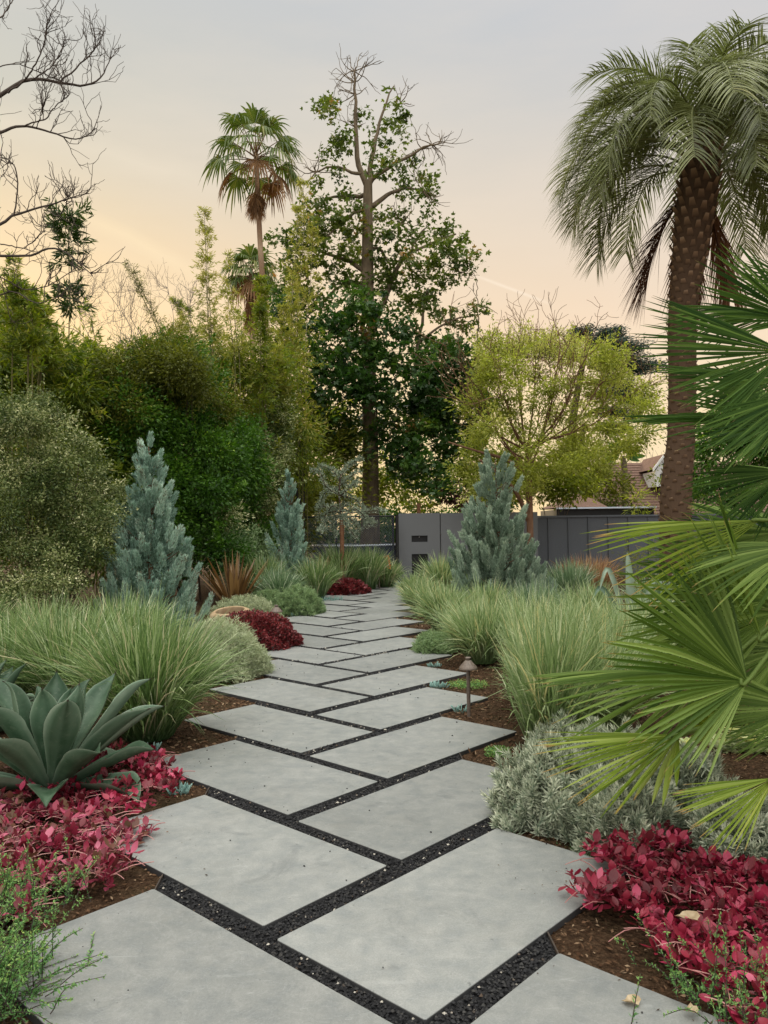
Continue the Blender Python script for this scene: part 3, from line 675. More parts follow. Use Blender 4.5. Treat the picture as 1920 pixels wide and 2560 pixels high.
# fan leaf (palmate)
def fan_blade(mb, hub, axis, nor, Rr, spread, nseg, g, join=.50, droop=.12, cup=.25, rb_=(.1, .9), tipdroop=0., K=10, fold=.95):
    axis = nrm(axis); nor = nrm(np.asarray(nor)-np.dot(nor, axis)*axis); side = np.cross(axis, nor)
    th = np.linspace(-spread/2, spread/2, nseg)+g.normal(0, .012, nseg)
    dth = spread/nseg
    d = axis[None]*np.cos(th)[:, None]+side[None]*np.sin(th)[:, None]
    d = nrm(d + nor[None]*(cup*(np.abs(th)/max(spread/2, 1e-6))**1.5)[:, None])
    ln = Rr*(1-.22*(np.abs(th)/(spread/2))**2.2)*g.uniform(.90, 1.05, nseg)
    s = np.linspace(0.02, 1, K)[None]
    path = np.asarray(hub)[None, None]+d[:, None]*(s*ln[:, None])[..., None]
    path = path - nor[None, None]*(droop*ln[:, None]*s**2)[..., None] - np.array([0, 0, 1.])*((g.uniform(.3, 1.4, nseg)[:, None]*tipdroop)*ln[:, None]*np.clip(s-join, 0, 1)**1.6)[..., None]
    path = path + (g.normal(0, .045, (nseg, 1, 3))*ln[:, None, None])*np.clip(s-join, 0, 1)[..., None]
    sd = nrm(np.cross(nor[None], d)); sd = np.repeat(sd[:, None], K, 1)
    hw = dth*.5*1.12*ln[:, None]*np.where(s < join, s, join+(s-join)*.35)
    tap = np.clip((1-s)/(1-join*1.05), 0, 1)**.62
    wd = np.maximum(hw*tap, .0008*Rr)
    nn = np.broadcast_to(nor[None, None], path.shape)
    # zig-zag pleats: centre rib raised
    rn = np.clip(g.uniform(rb_[0], rb_[1], nseg)*.7+.15*np.sin(np.arange(nseg)*.7)+.1, 0, 1)
    ribbons(mb, path, wd, sd, rn, fold, nn)

# ------------------------------------------------------------------ left beds
def agave(c, n, Lmax, Wmax, seed, label, tilt0=.12, tilt1=1.35, skip=None):
    g = rng(seed); th = thing('agave', c, label, 'agave'); c = np.asarray(c, float)
    for i in range(n):
        f = i/(n-1); az = i*2.39996+g.normal(0, .08)
        tilt = tilt0+(tilt1-tilt0)*f**.8+g.normal(0, .05); Ln = Lmax*(.70+.30*math.sin(math.pi*min(1, f*1.1)))*g.uniform(.92, 1.05); Wd = Wmax*(.72+.28*f)*g.uniform(.92, 1.05)
        K = 22; J = 11; t = np.linspace(0, 1, K)
        out = np.array([math.cos(az), math.sin(az), 0]); ang = tilt + (.02+.42*f)*t**1.3 + g.uniform(-.5, .25)*np.clip(t-.45, 0, 1)*1.6 + g.uniform(-.3, 1.1)*np.clip(t-.80, 0, 1)*5
        st = Ln/(K-1); hx = np.concatenate([[0], np.cumsum(np.sin(ang)*st)[:-1]]); hz = np.concatenate([[0], np.cumsum(np.cos(ang)*st)[:-1]])
        pth = c+out*.035*(1+f)+out*hx[:, None]+np.array([0, 0, 1.])*hz[:, None]+np.array([0, 0, .05*(1-f)+.015])
        sd = np.cross(np.array([0, 0, 1.]), out); sd = nrm(sd+out*g.normal(0, .1))
        dd = nrm(np.gradient(pth, axis=0)); nn = np.cross(dd, sd)   # points inward/up
        if nn[3].dot(np.array([0, 0, 1.])-out*.5) < 0: nn = -nn
        wp = np.interp(t, [0, .12, .35, .55, .68, .80, .88, .94, .97, 1], [.40, .40, .70, .96, 1, .76, .44, .17, .06, .0])*Wd/2
        cup = np.interp(t, [0, .3, .6, 1], [.42, .50, .46, .95])
        s = np.linspace(-1, 1, J)
        wav = .13*np.sin(t*11+i*1.7)*np.clip(t-.25, 0, 1)
        top = pth[:, None]+sd*(s[None]*wp[:, None])[..., None]+nn[:, None]*((s[None]**2)*(wp*cup)[:, None]+wp[:, None]*wav[:, None]*np.abs(s[None])**3)[..., None]
        thick = (.030*(1-t)+.003)[:, None]*(1-s[None]**2)**.7
        bot = top-nn[:, None]*thick[..., None]
        mb = MB(); ii = np.arange(K*J).reshape(K, J); q = np.stack([ii[:-1, :-1], ii[:-1, 1:], ii[1:, 1:], ii[1:, :-1]], -1).reshape(-1, 4)
        rn = np.clip(.25+.35*g.uniform()+.55*(np.abs(s)[None]**8)-.12*(1-np.abs(s)[None])+np.zeros((K, 1))+.12*np.sin(s[None]*9+i), 0, 1)
        mb.add(top.reshape(-1, 3), q, rnd=rn.ravel(), tt=np.repeat(t, J)); mb.add(bot.reshape(-1, 3), q[:, ::-1], rnd=np.clip(rn+.22, 0, 1).ravel(), tt=np.repeat(t, J))
        o = mb.build('leaf', MAT['agave'], th)
        tm = MB(); tk = np.linspace(.14, .93, 22)
        for sg, col_ in ((-1, 0), (1, J-1)):
            e = np.stack([np.interp(tk, t, top[:, col_, q_]) for q_ in range(3)], -1); dirn = nrm(sd*sg+dd[np.clip((tk*K).astype(int), 0, K-1)]*.5)
            leaves(tm, e, dirn, .0055, .005, .5, g, 0., nn[np.clip((tk*K).astype(int), 0, K-1)])
        leaves(tm, pth[-1:]-dd[-1:]*.004, dd[-1:], .022, .004, .5, g, .2)
        tm.build('spines', MAT['bark_dark'], o)
    return th
agave(G(112, 1985)+[0, .08, 0], 27, .66, .20, 11, 'large blue green agave rosette beside the crimson ground cover', .10, 1.38)
agave(G(-95, 1850)+[0, .1, 0], 22, .52, .16, 12, 'agave cut by the left edge of the photo behind the large agave', .1, 1.35)

GL = 'grey green grass clumps left of the path'
gr = MAT['grass_l']
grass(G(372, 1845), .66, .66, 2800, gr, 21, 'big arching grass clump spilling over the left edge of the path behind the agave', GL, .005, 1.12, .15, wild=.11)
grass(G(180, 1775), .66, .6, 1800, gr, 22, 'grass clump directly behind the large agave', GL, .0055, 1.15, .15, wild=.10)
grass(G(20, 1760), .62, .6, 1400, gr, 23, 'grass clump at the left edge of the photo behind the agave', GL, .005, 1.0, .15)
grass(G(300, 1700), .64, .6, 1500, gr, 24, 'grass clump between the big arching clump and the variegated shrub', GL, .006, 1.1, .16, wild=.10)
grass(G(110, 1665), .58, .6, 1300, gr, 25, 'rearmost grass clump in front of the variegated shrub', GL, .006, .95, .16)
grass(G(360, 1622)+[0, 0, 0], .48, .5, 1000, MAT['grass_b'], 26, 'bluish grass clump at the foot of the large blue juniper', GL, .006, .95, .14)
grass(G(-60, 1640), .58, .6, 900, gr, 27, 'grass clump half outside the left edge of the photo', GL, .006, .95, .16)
mound(G(548, 1705)+[-.10, .35, 0], .46, .44, .47, 3600, .045, .006, MAT['silver'], 31, 'pale silver mound shrub right of the big grass clump', 'shrub', name='silver_mound', spr=14)
# red mound
def redmound(c, rx, ry, h, n, seed, label, LL=.05, mat='redmound', kindstuff=False, group=None):
    g = rng(seed); mb = MB(); c = np.asarray(c, float)
    a = g.uniform(0, 6.283, n); u = g.uniform(0, 1, n); el = np.arcsin(u)
    o = np.stack([np.cos(a)*np.cos(el), np.sin(a)*np.cos(el), np.sin(el)], -1)
    p = c+o*np.array([rx, ry, h])*(g.uniform(.7, 1, n)**.5*(1+.07*np.sin(a*6+u*8)))[:, None]
    d = nrm(o+rdir(g, n)*.8+[0, 0, .2]); nr = nrm(o+rdir(g, n)*.7)
    broad(mb, p, d, nr, LL*g.uniform(.6, 1.2, n), .68, np.clip(g.beta(2, 2, n), 0, 1), g)
    return tag(mb.build('red_mound_plant', MAT[mat], origin=c), label, 'shrub', group)
def broad(mb, p, d, nr, Ln, asp, rn, g, K=5):
    """broad oval leaves with a folded, curled blade"""
    n = len(p); d = nrm(d); side = nrm(np.cross(d, nr)); nn = np.cross(side, d)
    t = np.linspace(0, 1, K); prof = np.interp(t, [0, .2, .5, .8, 1], [.12, .72, 1, .68, .03])
    curl = g.uniform(-.5, .75, n)[:, None]
    path = p[:, None]+d[:, None]*(Ln[:, None]*t[None])[..., None]-nn[:, None]*(curl*Ln[:, None]*t[None]**2*.5)[..., None]
    ribbons(mb, path, prof[None]*Ln[:, None]*asp*.5, side, rn, g.uniform(.15, .45), nn)
cr_ = G(618, 1630)+[-.05, .45, 0]
redmound(cr_, .56, .46, .365, 15000, 32, 'dome of dark red foliage beside the path lamp on the left', .031)
redmound(G(862, 1488)+[-.05, .5, 0], .52, .5, .27, 3600, 33, 'low dark red clump at the far left of the path', .06)

def redcover(name, pts, n, seed, mat, label, LL=.045, h=.07, stems=120):
    """ground-hugging leaves within a polygon given by photo pixels"""
    g = rng(seed); poly = np.array([G(*p)[:2] for p in pts]); mb = MB(); st = MB()
    lo, hi = poly.min(0), poly.max(0); x = g.uniform(lo[0], hi[0], n*4); y = g.uniform(lo[1], hi[1], n*4)
    ins = np.zeros(len(x), bool); j = len(poly)-1
    for i in range(len(poly)):
        xi, yi = poly[i]; xj, yj = poly[j]
        ins ^= ((yi > y) != (yj > y)) & (x < (xj-xi)*(y-yi)/(yj-yi+1e-12)+xi); j = i
    gap = (np.sin(x*13+y*7)+np.sin(x*5-y*17)+np.sin(x*23+1)*.5) > -1.25
    x = x[ins & gap][:n]; y = y[ins & gap][:n]; n = len(x)
    # tufts: leaves gather round shoot tips
    hh = h*(.45+.55*(np.sin(x*9+2)*np.sin(y*8)+1)/2)
    k = 7; X_ = np.repeat(x, k); Y_ = np.repeat(y, k); H_ = np.repeat(hh*g.uniform(.3, 1.1, n), k); m_ = n*k
    az = g.uniform(0, 6.283, m_); til = g.uniform(.2, 1.5, m_)
    d = np.stack([np.cos(az)*np.sin(til), np.sin(az)*np.sin(til), np.cos(til)], -1)
    p = np.stack([X_, Y_, H_-.02], -1)+d*.012+g.normal(0, .009, (m_, 3))
    rn = np.clip(np.repeat(g.beta(1.6, 2., n), k)*.75+g.uniform(0, .3, m_), 0, 1)
    nr = nrm(rdir(g, m_)*.5-np.stack([np.cos(az), np.sin(az), np.zeros(m_)], -1)*.5+[0, 0, 1])
    broad(mb, p, d, nr, LL*(.35+.95*g.uniform(0, 1, m_)**1.6), .66, rn, g)
    th = mb.build(name, MAT[mat])
    for i in range(stems):
        q = g.integers(0, n); a = g.uniform(0, 6.28); l_ = g.uniform(.06, .16); p0 = np.array([x[q], y[q], hh[q]*.5]); e = p0+[math.cos(a)*l_, math.sin(a)*l_, g.uniform(-.01, .03)]
        tube(st, smooth_path([p0, (p0+e)/2+[0, 0, .012], e], 5), [.0022, .002, .002, .0018, .0015], 4, rnd=g.uniform())
    st.build('stem', MAT['stemred'], th)
    return tag(th, label, None, None, 'stuff')
redcover('crimson_ground_cover', [(60, 1925), (240, 1880), (380, 1890), (445, 1935), (450, 2000), (340, 2045), (270, 2040), (60, 2050), (40, 1970)], 330, 41, 'red', 'crimson ground cover in front of the large agave', .042, .10)
redcover('crimson_ground_cover', [(-40, 2020), (120, 2010), (270, 2040), (330, 2080), (400, 2085), (395, 2110), (320, 2130), (330, 2190), (250, 2235), (150, 2270), (60, 2330), (-40, 2330)], 380, 42, 'redmix', 'magenta and brown ground cover at the left edge beside the second paver', .042, .09, 260)
redcover('crimson_ground_cover', [(1425, 2230), (1470, 2165), (1640, 2110), (1760, 2150), (1960, 2200), (2040, 2400), (2040, 2640), (1880, 2620), (1800, 2520), (1640, 2400), (1560, 2320), (1480, 2290)], 620, 43, 'red', 'deep red ground cover in the lower right corner', .040, .11, 200)

# sprigged green plants at the lower corners
def sprigs(name, base, n, Lr, dirs, mat, seed, label, cat, LL=.012, WW=.004, per=46, group=None):
    g = rng(seed); mb = MB(); st = MB(); base = np.asarray(base, float)
    for i in range(n):
        p = base+g.normal(0, 1, 3)*[.10, .10, .0]; d = nrm(np.array(dirs)+g.normal(0, .55, 3)); ln = g.uniform(*Lr)
        pth = smooth_path([p, p+d*ln*.5+[0, 0, .02], p+d*ln+[0, 0, g.uniform(-.03, .04)]], 8); pth[:, 2] = np.maximum(pth[:, 2], .006)
        tube(st, pth, np.linspace(.002, .001, 8), 3)
        t = np.sort(g.uniform(.1, 1, per)); q = np.stack([np.interp(t, np.linspace(0, 1, 8), pth[:, k]) for k in range(3)], -1)
        dd = nrm(rdir(g, per)+d*.8); leaves(mb, q, dd, LL*g.uniform(.7, 1.3, per)*(1.15-.5*t), WW*g.uniform(.8, 1.2, per), np.clip(t*.5+g.uniform(0, .5, per), 0, 1), g)
    th = thing(name, base, label, cat, group); mb.build('foliage', mat, th); st.build('stem', MAT['bark_twig'], th); return th
sprigs('rosemary_plant', G(10, 2500)+[-.12, 0, 0], 420, (.08, .26), (.35, -.1, .6), MAT['thyme'], 51, 'bushy green needle leaved herb in the lower left corner', 'herb', .015, .0045)
sprigs('rosemary_plant', G(-10, 2280), 200, (.06, .18), (.25, 0, .8), MAT['thyme'], 52, 'upper green herb clump among magenta leaves at the left edge', 'herb', .014, .0042)
sprigs('rosemary_plant', G(1830, 2540), 95, (.07, .20), (-.05, 0, 1.), MAT['thyme'], 53, 'light green herb sprigs rising from the red leaves in the lower right corner', 'herb', .014, .004, 36)

def fingers(u, v, n, s, seed, label, mat='succ_b', lr=(.03, .055)):
    g = rng(seed); mb = MB(); c = G(u, v)
    for i in range(n):
        a = g.uniform(0, 6.28); r_ = s*math.sqrt(g.uniform()); p = c+[math.cos(a)*r_, math.sin(a)*r_, -.02]; d = nrm(np.array([math.cos(a)*.5, math.sin(a)*.5, 1])+g.normal(0, .2, 3)); l_ = g.uniform(*lr)
        tube(mb, [p, p+d*l_*.5, p+d*l_*.9, p+d*l_], [.003, .0048, .004, .001], 5, rnd=g.uniform())
    return tag(mb.build('blue_succulent', MAT[mat], origin=c), label, 'succulent', 'small blue finger succulents by the path')
fingers(448, 1972, 34, .05, 61, 'small blue finger succulent between crimson leaves and the left pavers')
fingers(372, 1870, 30, .06, 62, 'small blue finger succulent at the foot of the big arching grass clump')
fingers(1098, 1712, 44, .07, 63, 'blue finger succulent left of the right path lamp')
fingers(1152, 1772, 18, .05, 64, 'tiny blue finger succulent in the mulch just below the right path lamp')
fingers(893, 1470, 60, .22, 65, 'blue finger succulent right of the far red clump', lr=(.06, .12))
fingers(735, 1538, 50, .10, 66, 'blue finger succulent right of the left path lamp', lr=(.04, .09))
fingers(828, 1500, 60, .2, 67, 'blue finger succulent left of the far red clump', lr=(.05, .11))
fingers(985, 1462, 60, .25, 68, 'blue finger succulent closest to the grey gate', lr=(.06, .12))
fingers(1085, 1662, 24, .06, 69, 'blue finger succulent by the mulch corner under the low silver mound')
def sedum(u, v, s, n, seed, label):
    g = rng(seed); mb = MB(); c = G(u, v); a = g.uniform(0, 6.28, n); r_ = s*np.sqrt(g.uniform(0, 1, n))
    p = c+np.stack([np.cos(a)*r_*1.4, np.sin(a)*r_, g.uniform(-.02, .025, n)], -1); leaves(mb, p, rdir(g, n)+[0, 0, .9], .014, .007, g.uniform(.3, 1, n), g)
    return tag(mb.build('sedum_tuft', MAT['thyme'], origin=c), label, 'succulent')
sedum(1245, 1882, .055, 500, 71, 'small bright green tuft in the mulch left of the silver shrub')
sedum(1170, 1712, .12, 900, 72, 'green tuft behind the stem of the right path lamp')
sedum(610, 1660, .10, 500, 73, 'green tuft at the paver corner below the pale silver mound')
g = rng(75); mb = MB(); n = 5200; c0 = G(1535, 2140); x = c0[0]+g.normal(0, .09, n); y = c0[1]+g.normal(0, .10, n); k = ~inpaver(x, y, .004); x, y = x[k], y[k]; n = len(x)
leaves(mb, np.stack([x, y, g.uniform(-.04, -.012, n)], -1), rdir(g, n)+[0, 0, .8], .009, .004, g.uniform(0, .6, n), g)
tag(mb.build('creeping_thyme', MAT['thyme']), 'low green creeping mat at the corner of the large right paver', kind='stuff')

# mid left
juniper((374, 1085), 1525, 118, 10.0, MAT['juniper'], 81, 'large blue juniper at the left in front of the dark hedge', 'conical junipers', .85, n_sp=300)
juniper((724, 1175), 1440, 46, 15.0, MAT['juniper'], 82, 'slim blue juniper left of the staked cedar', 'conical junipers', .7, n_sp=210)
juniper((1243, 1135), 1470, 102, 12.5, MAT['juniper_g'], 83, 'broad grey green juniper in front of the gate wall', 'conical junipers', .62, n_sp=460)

def phormium(c, n, h, seed, label, width=.022, lean=.9):
    g = rng(seed); mb = MB(); K = 8; a = g.uniform(0, 6.283, n); ln = g.uniform(.6, 1.1, n)*h; le = g.uniform(.05, 1, n)*lean
    out = np.stack([np.cos(a), np.sin(a), np.zeros(n)], -1); ang = le[:, None]*(.75+.35*np.linspace(0, 1, K)[None]); st = ln[:, None]/(K-1)
    hx = np.concatenate([np.zeros((n, 1)), np.cumsum((np.sin(ang)*st)[:, :-1], 1)], 1); hz = np.concatenate([np.zeros((n, 1)), np.cumsum((np.cos(ang)*st)[:, :-1], 1)], 1)
    path = np.asarray(c)+out[:, None]*(hx[..., None]+.03)+np.array([0, 0, 1.])*hz[..., None]
    wd = width*np.interp(np.linspace(0, 1, K), [0, .4, .75, 1], [.8, 1, .75, .03])[None]*g.uniform(.7, 1.2, n)[:, None]
    ribbons(mb, path, wd, nrm(np.cross(out, [0, 0, 1.])+g.normal(0, .35, (n, 3))), g.uniform(0, 1, n), .35)
    return tag(mb.build('bronze_flax', MAT['phormium'], origin=c), label, 'flax plant', 'bronze sword leaved plants')
phormium(P(585, 1512, 12.2)*[1, 1, 0], 60, .98, 85, 'bronze sword leaved flax behind the clay pot', .034, .95)
phormium(P(800, 1440, 15)*[1, 1, 0], 22, .85, 86, 'bronze flax right of the slim blue juniper', .022, .6)
phormium(P(1490, 1400, 17)*[1, 1, 0], 26, .65, 87, 'small dark flax in front of the slate blue fence', .02, .9)
mound(P(745, 1530, 12.0)*[1, 1, 0]+[0, .1, 0], .38, .38, .42, 3600, .04, .006, MAT['mound'], 91, 'rounded grey green mound right behind the left path lamp', 'shrub', name='green_mound', spr=14, group='rounded mounds behind the left lamp')
mound(P(612, 1530, 11.2)*[1, 1, 0], .50, .4, .34, 3200, .04, .006, MAT['silver'], 92, 'rounded silvery mound in front of the bronze flax', 'shrub', name='green_mound', spr=14, group='rounded mounds behind the left lamp')
mound(P(670, 1520, 12.6)*[1, 1, 0], .34, .3, .33, 1600, .04, .006, MAT['mound'], 93, 'small green mound between the two larger mounds', 'shrub', name='green_mound', spr=14, group='rounded mounds behind the left lamp')
mound(G(1085, 1632)+[.02, .12, 0], .24, .24, .20, 1500, .035, .005, MAT['mound'], 94, 'low silvery mound under the grasses on the right of the path', 'shrub', name='green_mound', spr=12)
GM = 'green grass clumps at the far left of the path'
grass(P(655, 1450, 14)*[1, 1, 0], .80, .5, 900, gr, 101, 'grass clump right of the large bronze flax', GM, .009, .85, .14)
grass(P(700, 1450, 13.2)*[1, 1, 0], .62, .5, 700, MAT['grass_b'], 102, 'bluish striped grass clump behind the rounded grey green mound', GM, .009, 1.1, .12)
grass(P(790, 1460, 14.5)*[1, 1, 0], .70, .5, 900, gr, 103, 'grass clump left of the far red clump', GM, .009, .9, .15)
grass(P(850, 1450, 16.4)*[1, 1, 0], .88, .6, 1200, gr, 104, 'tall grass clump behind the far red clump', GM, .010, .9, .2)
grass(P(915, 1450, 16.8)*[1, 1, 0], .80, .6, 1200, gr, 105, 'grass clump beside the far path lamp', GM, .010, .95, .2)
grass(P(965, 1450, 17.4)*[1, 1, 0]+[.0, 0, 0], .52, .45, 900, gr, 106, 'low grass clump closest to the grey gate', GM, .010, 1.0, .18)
shrub('feathery_shrub', [BL(640, 1400, 70, 55, 15.5, .5), BL(700, 1380, 60, 60, 16, .5), BL(590, 1390, 55, 50, 15, .4)], MAT['mound'], 107, 'soft feathery green shrub behind the bronze flax', 'shrub', 60, .10, .012, .2, 26, spray=12, slen=.4)

# clay pot
c = P(580, 1545, 9.9)*[1, 1, 0]; th = thing('clay_bowl', c, 'wide tan clay bowl partly hidden behind the dark red dome', 'pot')
mb = MB(); lathe(mb, [(.10, 0), (.16, .02), (.24, .12), (.265, .22), (.25, .275), (.20, .30), (.185, .30), (.18, .285), (.20, .22), (.19, .10), (.1, .05), (.0, .05)], c, 40); mb.build('bowl', MAT['clay'], th)
mb = MB(); lathe(mb, [(.0, .20), (.198, .20)], c, 24); mb.build('soil', MAT['mulch'], th); th.rotation_euler = (R(9), R(-3), 0)

# path lamps
def lamp(c, hz, rr, label):
    th = thing('path_light', c, label, 'garden lamp', 'bronze path lights')
    mb = MB(); lathe(mb, [(.0135, -.05), (.0135, hz-.01), (.018, hz-.005), (.018, hz+.01)], c, 14); mb.build('stem', MAT['bronze'], th)
    mb = MB(); lathe(mb, [(.004, hz+.018), (rr-.002, hz-.003), (rr, hz), (rr*.93, hz+.013), (rr*.40, hz+.052), (rr*.34, hz+.058), (rr*.26, hz+.06)], c, 28); mb.build('shade', MAT['bronze'], th)
    mb = MB(); lathe(mb, [(rr*.24, hz+.058), (rr*.24, hz+.070), (rr*.33, hz+.073), (rr*.33, hz+.080), (0, hz+.082)], c, 20); mb.build('cap', MAT['bronze'], th)
lamp(P(1172, 1780, 5.46)*[1, 1, 0], .315, .066, 'bronze mushroom path light at the right edge of the path')
lamp(P(691, 1560, 9.2)*[1, 1, 0], .335, .075, 'bronze mushroom path light behind the dark red dome')
lamp(P(948, 1450, 17.0)*[1, 1, 0], .36, .075, 'bronze path light far down the path near the gate')
# orange flower spike
c = P(972, 1440, 17.2)*[1, 1, 0]; th = thing('torch_flower', c, 'small orange flower spike in the grass near the gate', 'flower')
g = rng(110); mb = MB(); t = g.uniform(.42, .72, 90); a = g.uniform(0, 6.28, 90); leaves(mb, c+np.stack([np.cos(a)*.02+(t-.4)*-.15, np.sin(a)*.02, t], -1), np.stack([np.cos(a), np.sin(a), -.4*np.ones(90)], -1), .06, .025, g.uniform(size=90), g); mb.build('bloom', MAT['orange'], th)
mb = MB(); tube(mb, [c, c+[0, 0, .3], c+[-.04, 0, .7]], .006, 5); mb.build('stem', MAT['culm'], th)

# ------------------------------------------------------------------ right bed
GR = 'yellow green grasses right of the path'
RG = [(1372, 1862, .84, 'nearest yellow green grass clump beside the silver shrub', 2600, .0040),
      (1500, 1830, .80, 'grass clump behind the lowest left fan fronds', 1700, .0042),
      (1335, 1765, .80, 'grass clump directly right of the right path lamp', 2300, .0046),
      (1400, 1740, .80, 'grass clump right behind the nearest yellow green clump', 1800, .0046),
      (1560, 1740, .78, 'grass clump behind the middle fan frond', 1400, .005),
      (1205, 1658, .76, 'grass clump beside the path just behind the right path lamp', 1900, .0055),
      (1310, 1655, .74, 'grass clump in the middle of the right bed', 1700, .0055),
      (1450, 1650, .76, 'grass clump in the middle of the right bed near the fan palm', 1500, .006),
      (1620, 1660, .78, 'grass clump hidden behind the fan palm fronds', 1200, .006),
      (1112, 1582, .74, 'grass clump leaning over the path where it narrows', 1700, .007),
      (1215, 1570, .72, 'grass clump right in front of the broad grey green juniper', 1500, .007),
      (1340, 1570, .70, 'grass clump right of the broad grey green juniper foot', 1400, .007),
      (1480, 1570, .70, 'grass clump below the blue agave leaves', 1200, .007),
      (1058, 1535, .64, 'low grass clump at the path edge left of the juniper', 1200, .008),
      (1640, 1560, .8, 'grass clump beside the blue agave leaves', 900, .008),
      (1180, 1500, .62, 'grass clump left behind the foot of the broad juniper', 1100, .010),
      (1040, 1505, .62, 'small grass clump at the path edge before the pale one', 900, .009),
      (1180, 1620, .66, 'grass clump at the path edge above the low silvery mound', 1100, .006),
      (1105, 1492, .98, 'pale grass clump in front of the grey gate', 1500, .010)]
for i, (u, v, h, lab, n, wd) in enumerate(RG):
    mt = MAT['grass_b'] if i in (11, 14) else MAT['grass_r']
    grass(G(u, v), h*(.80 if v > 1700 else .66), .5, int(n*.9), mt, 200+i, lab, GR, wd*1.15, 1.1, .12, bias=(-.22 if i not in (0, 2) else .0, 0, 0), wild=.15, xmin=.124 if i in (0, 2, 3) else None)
grass(P(1470, 1440, 14.5)*[1, 1, 0], .62, .7, 1100, MAT['grass_dry'], 230, 'rust coloured dry grass clump before the slate blue fence', GR, .008, 1.1, .3)
grass(P(1420, 1450, 13)*[1, 1, 0], .62, .6, 1100, MAT['grass_b'], 231, 'bluish grass clump right of the broad juniper', GR, .008, .9, .2)
shrub('tangled_shrub', [BL(1640, 1430, 90, 60, 13, .5), BL(1760, 1400, 100, 80, 13, .5)], MAT['olive'], 232, 'tangled olive shrub behind the blue agave leaves', 'shrub', 40, .07, .012, .2, 22, spray=8, slen=.4)
# blue agave leaves in the right bed
def slableaf(mb, pts, w_, rn, nn):
    pth = smooth_path(pts, 14); K = 14; t = np.linspace(0, 1, K); sd = nrm(np.cross(np.gradient(pth, axis=0), nn)); wp = np.interp(t, [0, .3, .6, .85, 1], [.7, .95, 1, .55, 0])*w_
    J = 7; s = np.linspace(-1, 1, J); top = pth[:, None]+sd[:, None]*(s[None]*wp[:, None])[..., None]+np.asarray(nn)*((s**2)[None]*wp[:, None]*.5)[..., None]
    ii = np.arange(K*J).reshape(K, J); q = np.stack([ii[:-1, :-1], ii[:-1, 1:], ii[1:, 1:], ii[1:, :-1]], -1).reshape(-1, 4)
    mb.add(top.reshape(-1, 3), q, rnd=rn, tt=np.repeat(t, J)); mb.add((top-np.asarray(nn)*.012*(1-s[None, :, None]**2)).reshape(-1, 3), q[:, ::-1], rnd=rn, tt=np.repeat(t, J))
c = P(1575, 1520, 8.6)*[1, 1, 0]; th = thing('blue_agave', c, 'pale blue agave with one upright leaf and white bent leaves', 'agave')
for (u, v), (u2, v2), dv, wd, rn in (((1580, 1500), (1568, 1378), 0, .046, 1.), ((1560, 1510), (1518, 1422), 1, .028, 1.), ((1590, 1500), (1640, 1440), 1, .026, 1.), ((1565, 1520), (1600, 1485), 0, .036, .95), ((1550, 1510), (1500, 1470), 1, .03, .8)):
    mb = MB(); a = c+[0, 0, .05]; b = P(u2, v2, 8.5); pts = [a, (a+b)/2+[0, -.05, .03], b] if not dv else [a, a+(b-a)*.6+[0, -.03, .05], b, b+(b-a)*[.35, .2, -.3]]
    slableaf(mb, pts, wd, rn, (-.2, -.9, .3)); mb.build('leaf', MAT['agave'], th)

# silver shrubs
SG = 'silver needle leaved shrubs in the right bed'
def gsh(u, v, rx, ry, h, n, seed, label, dy=None): 
    c = G(u, v); c[1] += ry*.9 if dy is None else dy; return rosette_shrub(c, rx, ry, h, n, MAT['curry'], seed, label, 'shrub', SG)
gsh(1400, 2085, .25, .26, .31, 620, 301, 'silver shrub closest to the path in the right bed')
gsh(1600, 2150, .22, .24, .27, 560, 302, 'silver shrub above the red ground cover')
gsh(1560, 2010, .27, .26, .30, 520, 303, 'silver shrub under the low left fan frond')
gsh(1760, 2080, .24, .25, .28, 520, 304, 'silver shrub below the rosettes of pale succulents')
gsh(1900, 2180, .20, .22, .22, 460, 305, 'silver shrub at the right edge above the red ground cover')
gsh(1430, 1935, .20, .2, .25, 360, 306, 'silver shrub behind the one closest to the path')

# pale succulents
def rosette(c, r_, n, seed, label, mat='succ_p', h=.5):
    g = rng(seed); mb = MB(); c = np.asarray(c, float)
    az = np.arange(n)*2.4; f = np.arange(n)/n; til = .15+1.1*f
    d = np.stack([np.cos(az)*np.sin(til), np.sin(az)*np.sin(til), np.cos(til)], -1); inw = nrm(np.stack([-np.cos(az), -np.sin(az), np.ones(n)*1.2], -1))
    broad(mb, c+d*.01+[0, 0, 0], d, inw, r_*(.55+.5*f), .62, g.uniform(.2, .9, n), g, 6)
    k_ = 30; zz = g.uniform(0, max(c[2]-.02, .02), k_); aa = g.uniform(0, 6.28, k_); dd = np.stack([np.cos(aa), np.sin(aa), .5*np.ones(k_)], -1)
    broad(mb, np.stack([c[0]+0*zz, c[1]+0*zz, zz], -1)+dd*.02, dd, rdir(g, k_)*.3+[0, 0, 1], r_*g.uniform(.6, .9, k_), .6, g.uniform(0, .7, k_), g, 6)
    tube(mb, [c*[1, 1, 0]-[0, 0, .04], c], [.010, .008], 6, rnd=.1)
    return tag(mb.build('succulent_rosette', MAT[mat], origin=c), label, 'succulent', 'pale succulent rosettes')
for i, (u, v, r_, lab) in enumerate(((1835, 1838, .085, 'pale green succulent rosette nearest the small round fan'), (1878, 1860, .09, 'yellowish succulent rosette near the right edge'), (1918, 1850, .09, 'yellow succulent rosette cut by the right edge'), (1720, 1868, .06, 'small pale succulent behind the hub of the low fan frond'), (1800, 1862, .06, 'small pale succulent below the small round fan'), (1880, 1900, .055, 'low succulent right of the silver shrub tips'))):
    rosette(P(u, v, 4.35), r_*1.15, 24, 320+i, lab)

